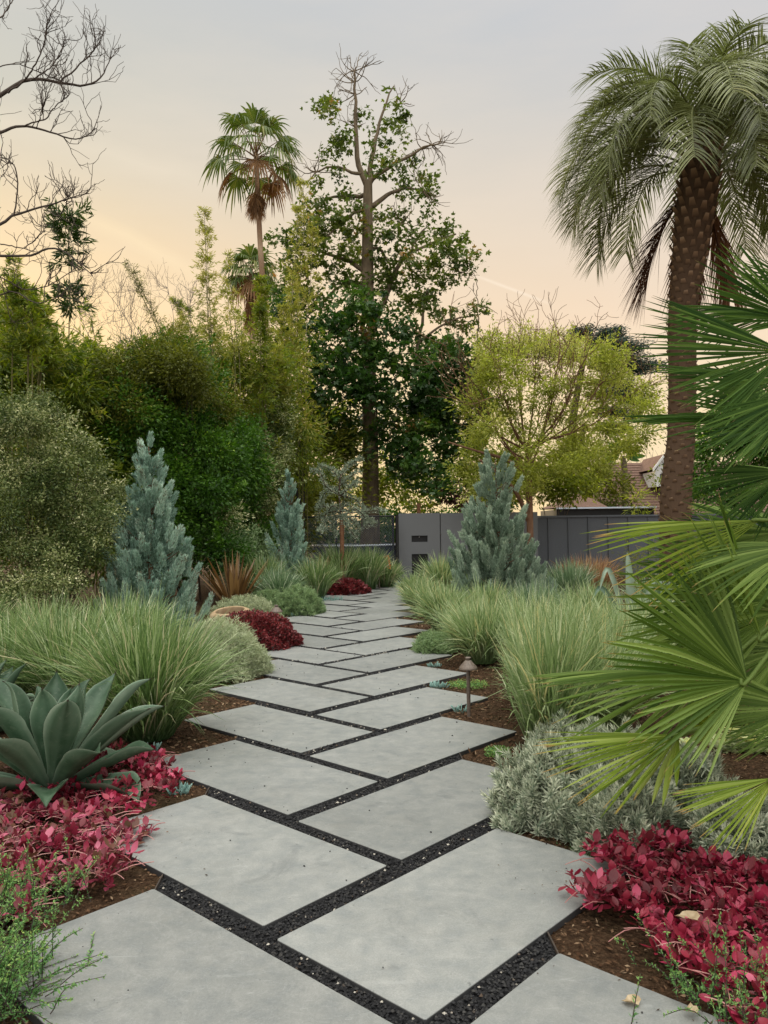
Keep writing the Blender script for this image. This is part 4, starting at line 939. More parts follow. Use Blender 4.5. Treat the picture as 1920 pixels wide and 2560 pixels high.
# ------------------------------------------------------------------ fan palm
pc = np.array([1.95, 3.55, 0.])
fp = thing('fan_palm', pc, 'multi stemmed fan palm reaching in from the right edge', 'palm')
g = rng(400)
def frond(hub, tip, Rr, nor, spread, nseg, mat, seed, root=None, **kw):
    gg = rng(seed); mb = MB(); hub = np.asarray(hub); fan_blade(mb, hub, np.asarray(tip)-hub, nor, Rr, spread, nseg, gg, **kw)
    o = mb.build('frond', MAT[mat], fp, smooth=False)
    if root is None: root = pc+[-.1, -.2, max(.5, hub[2]-.45)]
    t = MB(); ax = nrm(np.asarray(tip)-hub); rt = np.asarray(root); mid = (rt+hub)/2+np.array([0, 0, .06]); tube(t, smooth_path([rt, mid, hub, hub+ax*.05*Rr], 12), np.linspace(.011, .006, 12), 5, rnd=.6)
    t.build('petiole', MAT['fan'], o)
def FR(hu, hv, hY, tu, tv, tY, nor, spread, nseg, mat, seed, root=None, **kw):
    hub = P(hu, hv, hY); tip = P(tu, tv, tY); frond(hub, tip, np.linalg.norm(tip-hub), nor, spread, nseg, mat, seed, root, **kw)
r_low = pc+[-.25, -.5, .45]; r_mid = pc+[-.1, -.3, .95]; r_hi = pc+[-.05, -.1, 1.5]
FR(1868, 1704, 2.65, 1530, 1545, 2.5, (.1, -1, .45), 2.3, 42, 'fan', 401, r_mid, cup=.10, droop=.06, tipdroop=.12)
FR(1697, 1838, 2.60, 1365, 1900, 2.45, (-.05, -.6, 1), 1.0, 30, 'fan_y', 402, r_low+[.2, .3, 0], cup=-.2, droop=.02, tipdroop=.08)
FR(1697, 1840, 2.60, 1600, 1990, 2.5, (-.6, -.6, .6), 1.0, 6, 'fan_y', 421, r_low+[.2, .3, 0], cup=.2, droop=.10, tipdroop=.3)
FR(1935, 1945, 2.35, 1705, 2040, 2.25, (-.1, -.6, 1), 1.0, 26, 'fan_y', 403, r_low, cup=-.2, droop=.02, tipdroop=.06)
FR(1790, 1680, 2.9, 1335, 1690, 2.75, (0, -.35, 1), 1.35, 34, 'fan', 404, r_mid, cup=-.35, droop=.05, tipdroop=.12)
FR(1900, 1300, 2.9, 1490, 1335, 2.75, (0, -.75, .8), .80, 24, 'fan_y', 405, r_mid+[0, 0, .2], cup=-.3, droop=.03, tipdroop=.12)
FR(1965, 880, 2.9, 1600, 860, 2.75, (0, -.95, .5), 1.45, 36, 'fan_d', 406, r_hi, cup=-.1, droop=.02, tipdroop=.05)
FR(1960, 1050, 3.0, 1590, 1020, 2.8, (0, -.42, 1), 1.15, 30, 'fan_d', 407, r_hi, cup=-.2, droop=.04, tipdroop=.1)
FR(1995, 800, 3.2, 1735, 680, 3.1, (.2, -.9, .3), 1.3, 26, 'fan_d', 408, r_hi, cup=.1, droop=.03, tipdroop=.05)
FR(1975, 1180, 3.0, 1715, 1235, 3.0, (0, -.8, .8), 1.6, 34, 'fan_d', 409, r_hi, cup=-.2, droop=.08, tipdroop=.15)
FR(1905, 1600, 2.75, 1790, 1245, 2.7, (-.9, -.6, .1), .55, 12, 'fan', 410, r_mid, cup=.5, droop=.02)
FR(1950, 1530, 3.1, 1540, 1440, 3.1, (0, -.9, .6), 1.9, 40, 'fan', 411, r_mid, cup=.1, droop=.10, tipdroop=.15)
FR(1793, 1817, 3.0, 1745, 1730, 3.0, (.1, -1, .2), 3.9, 26, 'fan_y', 412, r_low, cup=.1, droop=.05)
FR(1990, 1380, 3.4, 1640, 1330, 3.5, (0, -.7, .8), 2.0, 36, 'fan_d', 414, r_mid, cup=.1, droop=.08, tipdroop=.15)
FR(2010, 1650, 3.4, 1640, 1560, 3.4, (0, -.6, .9), 2.0, 36, 'fan', 415, r_mid, cup=-.1, droop=.08, tipdroop=.15)
FR(2000, 1770, 2.7, 1740, 1745, 2.8, (.1, -.8, .8), 1.5, 30, 'fan', 416, r_low, cup=-.1, droop=.08)
FR(2000, 980, 2.5, 1760, 1110, 2.5, (0, -.6, .9), 1.4, 28, 'fan_d', 417, r_hi, cup=-.1, droop=.06)
FR(2010, 1360, 2.6, 1760, 1460, 2.5, (0, -.6, .9), 1.6, 30, 'fan', 419, r_mid, cup=-.1, droop=.1, tipdroop=.2)
FR(1940, 1450, 3.3, 1590, 1480, 3.3, (0, -.8, .8), 1.7, 34, 'fan_d', 420, r_mid, cup=-.1, droop=.1, tipdroop=.2)
FR(1990, 940, 3.1, 1640, 930, 3.0, (0, -.6, .9), 1.3, 32, 'fan_d', 422, r_hi, cup=-.15, droop=.04)
FR(2010, 720, 3.4, 1830, 690, 3.4, (.1, -.9, .5), 1.5, 26, 'fan_d', 423, r_hi, cup=.1, droop=.04)
for q, (hu, hv, hY, tu, tv, tY, nr_, sp_, mt_) in enumerate(((1960, 1620, 3.0, 1640, 1640, 3.0, (0, -.7, .7), 1.8, 'fan'), (1930, 1500, 2.9, 1700, 1380, 2.9, (-.2, -.8, .5), 1.7, 'fan'), (1985, 1560, 3.3, 1560, 1580, 3.4, (0, -.6, .9), 1.4, 'fan'), (1960, 1060, 3.7, 1700, 960, 3.7, (0, -.8, .5), 2.2, 'fan_d'), (1980, 1830, 3.1, 1760, 1790, 3.2, (0, -.5, .9), 1.6, 'fan'), (1960, 780, 3.3, 1650, 790, 3.3, (0, -.7, .8), 1.2, 'fan_d'), (1960, 1330, 3.1, 1680, 1400, 3.2, (0, -.8, .8), 1.5, 'fan'))):
    FR(hu, hv, hY, tu, tv, tY, nr_, sp_, 32, mt_, 460+q, r_mid if hv > 1100 else r_hi, cup=-.1, droop=.06, tipdroop=.12)
for i in range(10):                 # fronds past the frame and behind
    a = g.uniform(-.9, 1.35); z_ = g.uniform(.9, 2.0); h = pc+np.array([math.cos(a)*.7, math.sin(a)*.7, z_]); frond(h, h+np.array([math.cos(a), math.sin(a), .2])*.6, .58, (-.2*math.cos(a), -.2*math.sin(a), 1), 2.6, 28, 'fan', 430+i, pc+[0, 0, z_-.35])
t = MB()
for dx, dy, h in ((0, 0, 1.55), (-.2, -.35, .85), (.2, -.1, 1.1)):
    p = pc+[dx, dy, 0]; tube(t, smooth_path([p-[0, 0, .05], p+[-.02, 0, h*.5], p+[-.04, 0, h]], 14), .075+.012*np.sin(np.arange(14)*2.1), 12, rnd=.4)
t.build('trunk', MAT['palmbark'], fp)

# ------------------------------------------------------------------ gate wall, fences
YG = 20.0
def px_x(u, v, Y): return P(u, v, Y)[0]
def zc(v, Y, u=1050): return P(u, v, Y)[2]
x0, x1, x2 = px_x(997, 1350, YG), px_x(1100, 1350, YG), px_x(1345, 1350, YG)
s0, s1 = px_x(1029, 1350, YG), px_x(1069, 1350, YG)
ztop = zc(1283, YG); za, zb, zc_ = zc(1339, YG), zc(1355, YG), zc(1385, YG)
th = thing('gate_wall', ((x0+x1)/2, YG, 0), 'grey gate panel with a mail slot and a square opening at the end of the path', 'gate')
mb = MB(); T_ = .09
box(mb, (x0, YG, -.05), (s0, YG+T_, ztop)); box(mb, (s1, YG, -.05), (x1, YG+T_, ztop))
box(mb, (s0, YG, za), (s1, YG+T_, ztop)); box(mb, (s0, YG, zc_), (s1, YG+T_, zb)); box(mb, (s0, YG, -.05), (s1, YG+T_, .03))
mb.build('panel', MAT['gate'], th, smooth=False)
mb = MB(); box(mb, (s0-.02, YG+T_+.002, zb-.03), (s1+.02, YG+.3, za+.03)); mb.build('mail_box', MAT['black'], th, smooth=False)
mb = MB(); box(mb, (s0-.02, YG+T_+.002, 0.), (s1+.02, YG+.35, zc_+.03)); mb.build('lower_box', MAT['black'], th, smooth=False)
for (u, v) in ((1048, 1342.5), (1033, 1412)):
    mb = MB(); c = P(u, v, YG+.05); lathe(mb, [(0, -.010), (.009, -.006), (.012, 0), (.009, .006), (0, .010)], c, 10); mb.build('knob', MAT['white'], th)
th = thing('gate_panel', ((x1+x2)/2, YG, 0), 'plain grey panel between the slotted gate and the broad juniper', 'gate')
mb = MB(); box(mb, (x1+.025, YG+.01, -.05), (x2, YG+T_, ztop-.005)); mb.build('panel', MAT['gate'], th, smooth=False)
mb = MB(); box(mb, (x1+.004, YG+.02, -.05), (x1+.021, YG+T_+.02, ztop-.02)); mb.build('hinge_post', MAT['black'], th, smooth=False)
mb = MB(); 
for v in (1337, 1379): c = P(1101, v, YG-.004); box(mb, (c[0]-.012, YG-.012, c[2]-.02), (c[0]+.014, YG+.008, c[2]+.02))
mb.build('hinge', MAT['steel'], th, smooth=False)
# slate blue batten fence
YF = 20.6
fx0 = px_x(1320, 1350, YF); fx1 = fx0+9.5; fz = zc(1289, YF, 1400)
th = thing('batten_fence', (fx0, YF, 0), 'slate blue board fence with narrow battens behind the right bed', 'fence')
mb = MB(); box(mb, (fx0, YF, -.05), (fx1, YF+.04, fz-.05)); mb.build('boards', MAT['fence'], th, smooth=False)
pitch_ = 50*YF/FPX; x = px_x(1372, 1350, YF)
while x > fx0: x -= pitch_
x += pitch_
while x < fx1-.1:
    mb = MB(); box(mb, (x-.018, YF-.032, -.05), (x+.018, YF-.002, fz-.052)); mb.build('batten', MAT['fence'], th, smooth=False); x += pitch_
mb = MB(); box(mb, (fx0-.01, YF-.06, fz-.048), (fx1, YF+.10, fz)); mb.build('cap_rail', MAT['fence'], th, smooth=False)
# chain link
YC = 19.6; cx0 = px_x(745, 1350, YC); cx1 = x0-.12; cz = zc(1291, YC, 900)
th = thing('chain_link_fence', ((cx0+cx1)/2, YC, 0), 'dark chain link fence between the staked cedar and the grey gate', 'fence')
mb = MB(); W_ = cx1-cx0; st = .062; H_ = cz
k = -H_
while k < W_:
    for sgn in (1, -1):
        a = np.array([k, 0.]); b = np.array([k+H_, H_])
        t0 = max(0, -k)/H_; t1 = min(1, (W_-k)/H_)
        if t1 > t0:
            p = a+(b-a)*t0; q = a+(b-a)*t1
            zz = (p[1], q[1]) if sgn == 1 else (H_-p[1], H_-q[1])
            tube(mb, [(cx0+p[0], YC+.002*sgn, zz[0]), (cx0+q[0], YC+.002*sgn, zz[1])], .005, 3, cap=False)
    k += st
mb.build('mesh', MAT['wire'], th)
mb = MB(); tube(mb, [(cx0, YC, cz), (cx1, YC, cz)], .018, 8); mb.build('top_rail', MAT['black'], th)
for xx, rr in ((cx0, .025), ((cx0+cx1)/2-.25, .02), (cx1-.03, .03), (cx1+.07, .045)):
    mb = MB(); tube(mb, [(xx, YC+.03, -.05), (xx, YC+.03, cz+.03)], rr, 10); mb.build('post', MAT['black'], th)
# navy covered thing behind the chain link
c = P(895, 1440, 22.5)*[1, 1, 0]; th = thing('covered_trampoline', c, 'navy blue covered round thing with a pale rim behind the chain link fence', 'trampoline')
mb = MB(); g = rng(501)
lathe(mb, [(1.25, 0), (1.3, .3), (1.28, .75), (1.32, .80)], c+[-.1, .9, 0], 48); mb.build('skirt', MAT['navy'], th)
mb = MB(); lathe(mb, [(1.25, .80), (1.36, .80), (1.36, .845), (1.25, .85)], c+[-.1, .9, 0], 48); mb.build('rim', MAT['palerim'], th)
mb = MB(); lathe(mb, [(0, .81), (1.25, .81)], c+[-.1, .9, 0], 48); mb.build('mat', MAT['black'], th)

# ------------------------------------------------------------------ house behind
YR = 36.; ra = P(1375, 1168, YR); rb2 = P(2080, 1120, YR)
zr = P(1600, 1158, YR)[2]; ze = .9; xa, xb = P(1480, 1160, YR)[0], P(2150, 1160, YR)[0]; ye = 32.
th = thing('shingle_house', ((xa+xb)/2, 34, 0), 'house with a brown shingle roof and white dormer beyond the slate blue fence', 'house')
mb = MB()
nr_ = 26
for k in range(nr_):                                          # courses of shingles, each lapping the one below
    f0, f1 = k/nr_, (k+1.15)/nr_
    y0, y1 = ye+(YR-ye)*f0, ye+(YR-ye)*min(f1, 1.02); za_, zb_ = ze+(zr-ze)*f0, ze+(zr-ze)*min(f1, 1.02)
    xl0 = xa-1.2*(1-f0)
    box_v = [(xl0, y0-.02, za_+.035), (xb, y0-.02, za_+.035), (xb, y1, zb_), (xl0, y1, zb_), (xl0, y0-.02, za_-.02), (xb, y0-.02, za_-.02)]
    mb.add(box_v, [(0, 1, 2, 3), (4, 5, 1, 0)], rnd=.5)
mb.add([(xa, YR, zr), (xb, YR, zr), (xb, YR+5, ze), (xa, YR+5, ze)], [(0, 1, 2, 3)])
mb.build('roof', MAT['roof'], th, smooth=False)
mb = MB(); box(mb, (xa-.9, ye+.5, -.05), (xb-.2, YR+4.4, ze-.05)); mb.build('wall', MAT['wall'], th, smooth=False)
YD = 33.6; d0, d1 = P(1632, 1180, YD)[0], P(1688, 1180, YD)[0]; dz0, dz1, dz2 = P(1660, 1216, YD)[2], P(1660, 1172, YD)[2], P(1660, 1140, YD)[2]
dm = (d0+d1)/2; mb = MB()
w0, w1 = d0+.10, d1-.10
box(mb, (w0, YD, dz0), (w0+.2, YD+1.6, dz1-.1)); box(mb, (w1-.2, YD, dz0), (w1, YD+1.6, dz1-.1)); box(mb, (w0+.2, YD, dz0), (w1-.2, YD+.15, dz0+.08)); box(mb, (w0+.2, YD+.001, dz1-.22), (w1-.2, YD+.15, dz1-.1))
mb.add([(w0, YD, dz1-.1), (w1, YD, dz1-.1), (dm, YD, dz2-.05), (w0, YD+2.5, dz1-.1), (w1, YD+2.5, dz1-.1), (dm, YD+2.5, dz2-.05)], t=[(0, 1, 2), (3, 5, 4)])
dorm = mb.build('dormer', MAT['white'], th, smooth=False)
rm = MB()
for s_ in (0, 1):
    xe = d0-.02 if s_ == 0 else d1+.02
    rm.add([(xe, YD-.05, dz1-.02), (dm, YD-.05, dz2+.08), (dm, YD+2.6, dz2+.08), (xe, YD+2.6, dz1-.02)], [(0, 1, 2, 3)])
rm.build('dormer_roof', MAT['roof'], dorm, smooth=False)
mb = MB()
for s_ in (0, 1):
    xe = d0-.02 if s_ == 0 else d1+.02
    mb.add([(xe, YD-.12, dz1-.13), (dm, YD-.12, dz2-.04), (dm, YD-.12, dz2+.10), (xe, YD-.12, dz1+.01), (xe, YD-.06, dz1-.13), (dm, YD-.06, dz2-.04), (dm, YD-.06, dz2+.10), (xe, YD-.06, dz1+.01)], [(0, 1, 2, 3), (7, 6, 5, 4), (0, 4, 5, 1), (3, 2, 6, 7), (0, 3, 7, 4)])
mb.build('gable_trim', MAT['white'], dorm, smooth=False)
mb = MB(); box(mb, (w0+.2, YD+.10, dz0+.08), (w1-.2, YD+.14, dz1-.22)); pane = mb.build('window', MAT['glass'], dorm, smooth=False)
mb = MB(); hz_ = (dz0+dz1-.14)/2
box(mb, (dm-.02, YD+.05, dz0+.08), (dm+.02, YD+.09, dz1-.22)); box(mb, (w0+.2, YD+.052, hz_-.02), (dm-.02, YD+.088, hz_+.02)); box(mb, (dm+.02, YD+.052, hz_-.02), (w1-.2, YD+.088, hz_+.02))
for v_ in (.0,): pass
mb.build('glazing_bar', MAT['white'], dorm, smooth=False)
# low outbuilding with a hip roof
YO = 25.; o0, o1 = P(1395, 1268, YO)[0], P(1640, 1268, YO)[0]; oz = P(1450, 1268, YO)[2]; ozt = P(1475, 1222, YO)[2]
th = thing('low_outbuilding', ((o0+o1)/2, YO+1.5, 0), 'low building with brown hip roof and pale gutter over the slate blue fence', 'shed')
mb = MB(); om = P(1478, 1230, YO)[0]
mb.add([(o0, YO, oz), (P(1520, 1268, YO)[0], YO, oz), (om, YO+1.6, ozt), (P(1520, 1268, YO)[0], YO+3, oz), (o0, YO+3, oz)], t=[(0, 1, 2), (1, 3, 2), (3, 4, 2), (4, 0, 2)]); mb.build('roof', MAT['roof'], th, smooth=False)
mb = MB(); box(mb, (o0, YO+.2, -.05), (o1, YO+2.8, oz-.06)); mb.build('wall', MAT['black'], th, smooth=False)
mb = MB(); box(mb, (o0-.02, YO-.06, oz-.05), (o1, YO+.19, oz-.003)); mb.build('gutter', MAT['palerim'], th, smooth=False)

# ------------------------------------------------------------------ tall feather palm
def butia():
    YB = 11.5; g = rng(600)
    line = [(1688, 1450), (1690, 1235), (1702, 1100), (1706, 950), (1706, 800), (1722, 650), (1742, 500), (1757, 380), (1760, 330)]
    pts = smooth_path([P(u, v, YB) for u, v in line], 40); pts[:, 1] = YB
    base = pts[0]*[1, 1, 0]; pts = np.vstack([base, pts[pts[:, 2] > .05]])
    th = thing('feather_palm', base, 'tall grey green feather palm with a thick ridged trunk on the right', 'palm')
    vpx = 1321-(pts[:, 2]-1.3)/YB*FPX
    rad = np.interp(vpx, [330, 400, 480, 560, 650, 760, 900, 1100, 1240], [30, 50, 56, 54, 47, 40, 39, 38, 44])*YB/FPX
    mb = MB(); tube(mb, pts, rad*.86, 20, rnd=.15)
    # persistent leaf bases, spiralled
    Lh = pts[-1][2]-.1; zz = np.arange(.02, Lh, .0125); n = len(zz); az = np.arange(n)*2.39996
    for k in range(n):
        c = np.array([np.interp(zz[k], pts[:, 2], pts[:, j]) for j in range(3)]); r_ = np.interp(zz[k], pts[:, 2], rad)
        o = np.array([math.cos(az[k]), math.sin(az[k]), 0]); s = np.array([-o[1], o[0], 0]); up_ = np.array([0, 0, 1.])
        high = np.clip((zz[k]-(Lh-2.6))/1.6, 0, 1); wd = .042+.014*high; ht = .05+.075*high; out = .034+.035*high
        p = c+o*r_*.84
        v = [p-s*wd, p+s*wd, p+s*wd*.55+up_*ht+o*out, p-s*wd*.55+up_*ht+o*out, p-up_*ht*.5, p+up_*ht*1.05+o*out*.4]
        v = [np.asarray(q)+g.normal(0, .003, 3) for q in v]
        mb.add(v, [(0, 1, 2, 3), (3, 2, 5, 5)][:1], [(4, 1, 0), (3, 2, 5)], rnd=np.array([.12, .12, .75, .75, .1, .5])*g.uniform(.6, 1.1))
    # trunk top bulge
    mb.build('trunk', MAT['palmbark'], th, smooth=False)
    top = pts[-1]; nf = 62
    for i in range(nf):
        gg = rng(700+i); f = i/nf
        az_ = i*2.39996+gg.normal(0, .15); dead = i >= nf-9
        el = math.radians(88-62*f) if not dead else math.radians(gg.uniform(-62, -25))
        ln = gg.uniform(2.35, 2.75)*np.interp(f, [0, .12, .25, .7, 1], [.72, .86, 1, 1, .84])
        if dead: ln = gg.uniform(1.3, 1.8)
        if dead and math.sin(az_) < .1: continue
        K = 22; s = np.linspace(0, 1, K); bend = (1.95+.4*gg.uniform()-.8*f) if not dead else .5
        an = el+(math.radians(-90+gg.normal(0, 5))-el)*s**gg.uniform(.85, 1.15)*np.interp(f, [0, .12, .3, 1], [.60, .85, 1, 1])
        o = np.array([math.cos(az_), math.sin(az_), 0]); st_ = ln/(K-1)
        hx = np.concatenate([[0], np.cumsum(np.cos(an)*st_)[:-1]]); hz_ = np.concatenate([[0], np.cumsum(np.sin(an)*st_)[:-1]])
        start = top+o*(.16 if not dead else .26)-[0, 0, .05+.80*f**1.3]
        rach = start+o*hx[:, None]+np.array([0, 0, 1.])*hz_[:, None]+np.cross(o, [0, 0, 1.])*(gg.normal(0, .10)*s**2)[:, None]
        t_ = MB(); tube(t_, rach, np.linspace(.020, .004, K), 5, rnd=.8 if not dead else .1)
        nl = 84; sl = np.linspace(.16, .99, nl)
        q = np.stack([np.interp(sl, s, rach[:, j]) for j in range(3)], -1); dr = nrm(np.stack([np.interp(sl, s, np.gradient(rach, axis=0)[:, j]) for j in range(3)], -1))
        sd = np.cross(np.array([0, 0, 1.]), o); nr = nrm(np.cross(dr, sd)); nr = np.where((nr[:, 2:3] < 0) & (np.abs(nr[:, 2:3]) > .2), -nr, nr)
        fb = MB()
        for sg in (1, -1):
            ll = np.interp(sl, [.16, .3, .6, .85, 1], [.32, .58, .66, .56, .34])*gg.uniform(.85, 1.1, nl)
            d = nrm(sd*sg*(.70 if not dead else .3)+dr*.72+nr*.38*gg.uniform(.3, 1.5, (nl, 1))+gg.normal(0, .09, (nl, 3)))
            Kq = 6; tt = np.linspace(0, 1, Kq)[None, :, None]
            sag = (.42 if not dead else .6)
            path = q[:, None]+d[:, None]*(ll[:, None, None]*tt)-np.array([0, 0, 1.])*(sag*ll[:, None, None]*tt**2)
            wd = .0088*np.interp(np.linspace(0, 1, Kq), [0, .3, .7, 1], [.7, 1, .7, .05])[None]*np.ones((nl, 1))
            ribbons(fb, path, wd, nrm(np.cross(d, nr)), np.clip(gg.uniform(.1, .7)+gg.uniform(-.2, .25, nl), 0, 1))
        o_ = fb.build('frond', MAT['butia_dead' if dead else 'butia'], th)
        t_.build('rachis', MAT['butia_dead' if dead else 'butia'], o_)
butia()

# ------------------------------------------------------------------ tall fan palms far off
def washington(line, Y, rtop, rbase, R0, nl, seed, label, skirt=(10, .9), pet=.95, wd=None):
    g = rng(seed); pts = np.array([P(u, v, Y) for u, v in line]); pts[:, 1] = Y; pts = smooth_path(pts, 24); base = pts[0]*[1, 1, 0]; pts = np.vstack([base, pts[pts[:, 2] > .1]])
    th = thing('fan_leaf_palm', base, label, 'palm', 'skinny palms on the skyline')
    mb = MB(); z_ = pts[:, 2]; tube(mb, pts, np.interp(z_, [0, 1.5, z_[-1]], [rbase*1.2, rbase, rtop]), 12, rnd=.62+.2*np.sin(np.repeat(np.arange(len(pts)), 12)*1.9)); mb.build('trunk', MAT['palmbark'], th)
    top = pts[-1]
    for i in range(nl+skirt[0]):
        gg = rng(seed*31+i); sk = i >= nl; f = i/max(nl-1, 1)
        az = i*2.39996
        if not sk: el = math.radians(80-115*f**.9); L_ = pet*gg.uniform(.85, 1.15); st = top+np.array([0, 0, -.35*f])
        else: el = math.radians(-72+gg.normal(0, 8)); L_ = .30; st = top-[0, 0, .85+skirt[1]*gg.uniform()]
        o = np.array([math.cos(az), math.sin(az), 0]); ax = o*math.cos(el)+np.array([0, 0, 1])*math.sin(el)
        hub = st+ax*L_; axf = nrm(ax*.9-np.array([0, 0, .35 if not sk else .2])); nor = nrm(np.cross(np.cross([0, 0, 1.], o), axf)); nor = nor if nor[2] > 0 else -nor
        mb = MB(); m_ = 'wash' if not sk and f < .86 else 'wash_dead'
        fan_blade(mb, hub, axf, nor, R0*gg.uniform(.85, 1.1)*(1 if not sk else .9), 3.3 if not sk else 1.6, 20, gg, join=.5, droop=.12, cup=.1, tipdroop=1.9 if not sk else .5, K=9, fold=.4)
        o_ = mb.build('frond', MAT[m_], th, smooth=False)
        t = MB(); tube(t, smooth_path([st, (st+hub)/2+[0, 0, .03], hub], 5), [.03, .022, .018, .016, .014], 4); t.build('petiole', MAT['wash_dead'], o_)
washington([(672, 1330), (668, 900), (660, 760), (650, 600), (644, 470), (640, 385)], 30, .095, .125, .92, 27, 801, 'tall palm with a small brown skirt rising above the left trees', (11, .8), 1.2)
washington([(634, 1330), (632, 900), (630, 760), (628, 680)], 42, .14, .18, 1.0, 26, 802, 'shorter brown skirted palm right behind the trunk of the tall one', (22, 1.6), .85)

# ------------------------------------------------------------------ big lobed leaved tree in the centre
def bigtree():
    YT = 24.; g = rng(900)
    ln = [(925, 1430), (926, 1270), (926, 1100), (921, 900), (919, 700), (919, 560), (920, 455)]
    pts = smooth_path([P(u, v, YT) for u, v in ln], 30); pts[:, 1] = YT; base = pts[0]*[1, 1, 0]; base[2] = 0
    th = thing('tall_shade_tree', base, 'tallest tree at the centre with a straight trunk and lobed dark leaves', 'tree')
    mb = MB(); k = YT/FPX
    vp = np.linspace(1430, 455, 30); tube(mb, pts, np.interp(vp, [455, 600, 800, 1000, 1250, 1430], [12, 15, 17.5, 21, 24, 32])*.9*k, 14)
    def limb(px, r0, r1, dy=0., n=12):
        q = [P(u, v, YT+dy*j/(len(px)-1)) for j, (u, v) in enumerate(px)]
        pth = smooth_path(q, n); pth[1:-1] += g.normal(0, .02, (n-2, 3)); tube(mb, pth, np.linspace(r0*k*.66, r1*k*.55, n), 8); return pth
    L_ = []
    L_.append(limb([(920, 470), (903, 430), (890, 380), (889, 300), (887, 230), (886, 178)], 13, 4, 0))
    L_.append(limb([(922, 470), (929, 400), (940, 340), (958, 280), (985, 215)], 11, 3, .5))
    L_.append(limb([(926, 455), (955, 430), (1000, 402), (1050, 375), (1078, 360)], 10, 3, -.5))
    L_.append(limb([(926, 515), (955, 500), (985, 480), (1020, 470), (1060, 480)], 11, 3, .4))
    L_.append(limb([(918, 432), (880, 432), (840, 415), (800, 425), (770, 455)], 8, 2, -.3))
    L_.append(limb([(918, 490), (880, 490), (830, 495), (790, 520)], 10, 3, .6))
    L_.append(limb([(916, 525), (885, 530), (850, 560), (810, 600)], 9, 3, -.8))
    L_.append(limb([(912, 680), (880, 655), (840, 645), (790, 625), (730, 625)], 10, 3, -.4))
    L_.append(limb([(912, 720), (870, 705), (820, 740), (770, 790)], 9, 3, .8))
    L_.append(limb([(930, 620), (952, 625), (975, 660), (1010, 640)], 8, 3, .4))
    L_.append(limb([(932, 840), (955, 760), (985, 690), (1020, 640), (1070, 610), (1140, 585)], 13, 4, .3))
    L_.append(limb([(1025, 640), (1045, 590), (1070, 560)], 6, 2, .3))
    L_.append(limb([(1035, 940), (1045, 860), (1058, 780), (1070, 720)], 9, 4, 0))
    L_.append(limb([(1045, 860), (1080, 830), (1130, 800), (1180, 790)], 6, 3, 0))
    L_.append(limb([(918, 840), (890, 830), (860, 850), (830, 880)], 9, 3, -1.))
    L_.append(limb([(1190, 900), (1194, 830), (1193, 760)], 4, 2, 0)); L_.append(limb([(1193, 740), (1190, 700), (1180, 680)], 1.6, 1, 0))
    for q0, n_, l_, cu in ((( 886, 178), 7, 1.1, .15), ((886, 205), 6, 1.0, .15), ((887, 235), 5, .9, .15), ((889, 320), 5, .6, .2), ((1078, 362), 9, .9, .15), ((1055, 372), 6, .8, .2), ((790, 430), 8, .8, .25), ((1000, 260), 4, .6, .2), ((1060, 480), 6, .9, .25), ((1000, 560), 6, .9, .3), ((1150, 680), 5, .8, .3), ((1010, 890), 5, .6, .3), ((1195, 760), 4, .6, .2)):
        for i in range(n_):
            d = rdir(g, 1)[0]*[1, .6, .8]+[(-.5 if q0[0] in (886, 887, 790) else .4), 0, .15]
            twigs(mb, P(*q0, YT), d, l_*g.uniform(.5, 1), .018, 1, g, .22, .03, 3, minr=.006)
    mb.build('trunk', MAT['bark_grey'], th)
    up_b = [(812, 270, 22, 22), (830, 290, 16, 18), (845, 345, 32, 22), (822, 375, 20, 18), (865, 365, 14, 14), (900, 285, 12, 10), (975, 250, 20, 18), (990, 285, 26, 14), (968, 300, 16, 14), (945, 325, 14, 14), (1000, 330, 30, 13), (955, 350, 20, 20), (930, 385, 14, 20), (960, 415, 16, 12), (975, 395, 18, 10), (1000, 420, 16, 22), (1040, 395, 8, 8), (940, 430, 18, 14), (790, 455, 14, 8), (840, 430, 20, 10), (815, 285, 14, 26),
            (1010, 460, 34, 12), (1060, 450, 22, 16), (1075, 480, 20, 26), (1035, 490, 20, 18), (1000, 485, 20, 10), (960, 540, 34, 16), (1000, 530, 30, 16), (1070, 530, 12, 18), (1050, 575, 14, 16), (985, 580, 36, 20), (955, 590, 20, 20),
            (810, 500, 30, 18), (860, 490, 32, 14), (880, 520, 26, 20), (770, 520, 30, 26), (840, 545, 40, 24), (790, 570, 48, 34), (870, 580, 36, 24), (740, 600, 40, 30), (710, 640, 26, 26), (800, 630, 50, 34), (870, 640, 34, 24), (750, 680, 50, 34), (850, 690, 50, 26), (780, 740, 50, 36),
            (985, 640, 36, 20), (1040, 650, 36, 22), (1090, 580, 26, 18), (1130, 570, 24, 14), (1160, 600, 18, 16), (1100, 625, 50, 26), (1150, 650, 36, 26), (1070, 680, 46, 28), (1175, 672, 16, 14), (1120, 700, 40, 24), (990, 710, 50, 30), (960, 680, 24, 24), (1040, 740, 50, 24), (1010, 770, 36, 24), (1190, 778, 30, 20), (900, 560, 20, 30), (890, 640, 24, 30), (905, 720, 30, 26), (940, 640, 20, 24), (700, 700, 30, 30), (730, 740, 34, 26), (690, 590, 20, 20), (1185, 640, 20, 14), (1130, 795, 44, 20), (1090, 770, 30, 18), (1160, 830, 30, 16)]
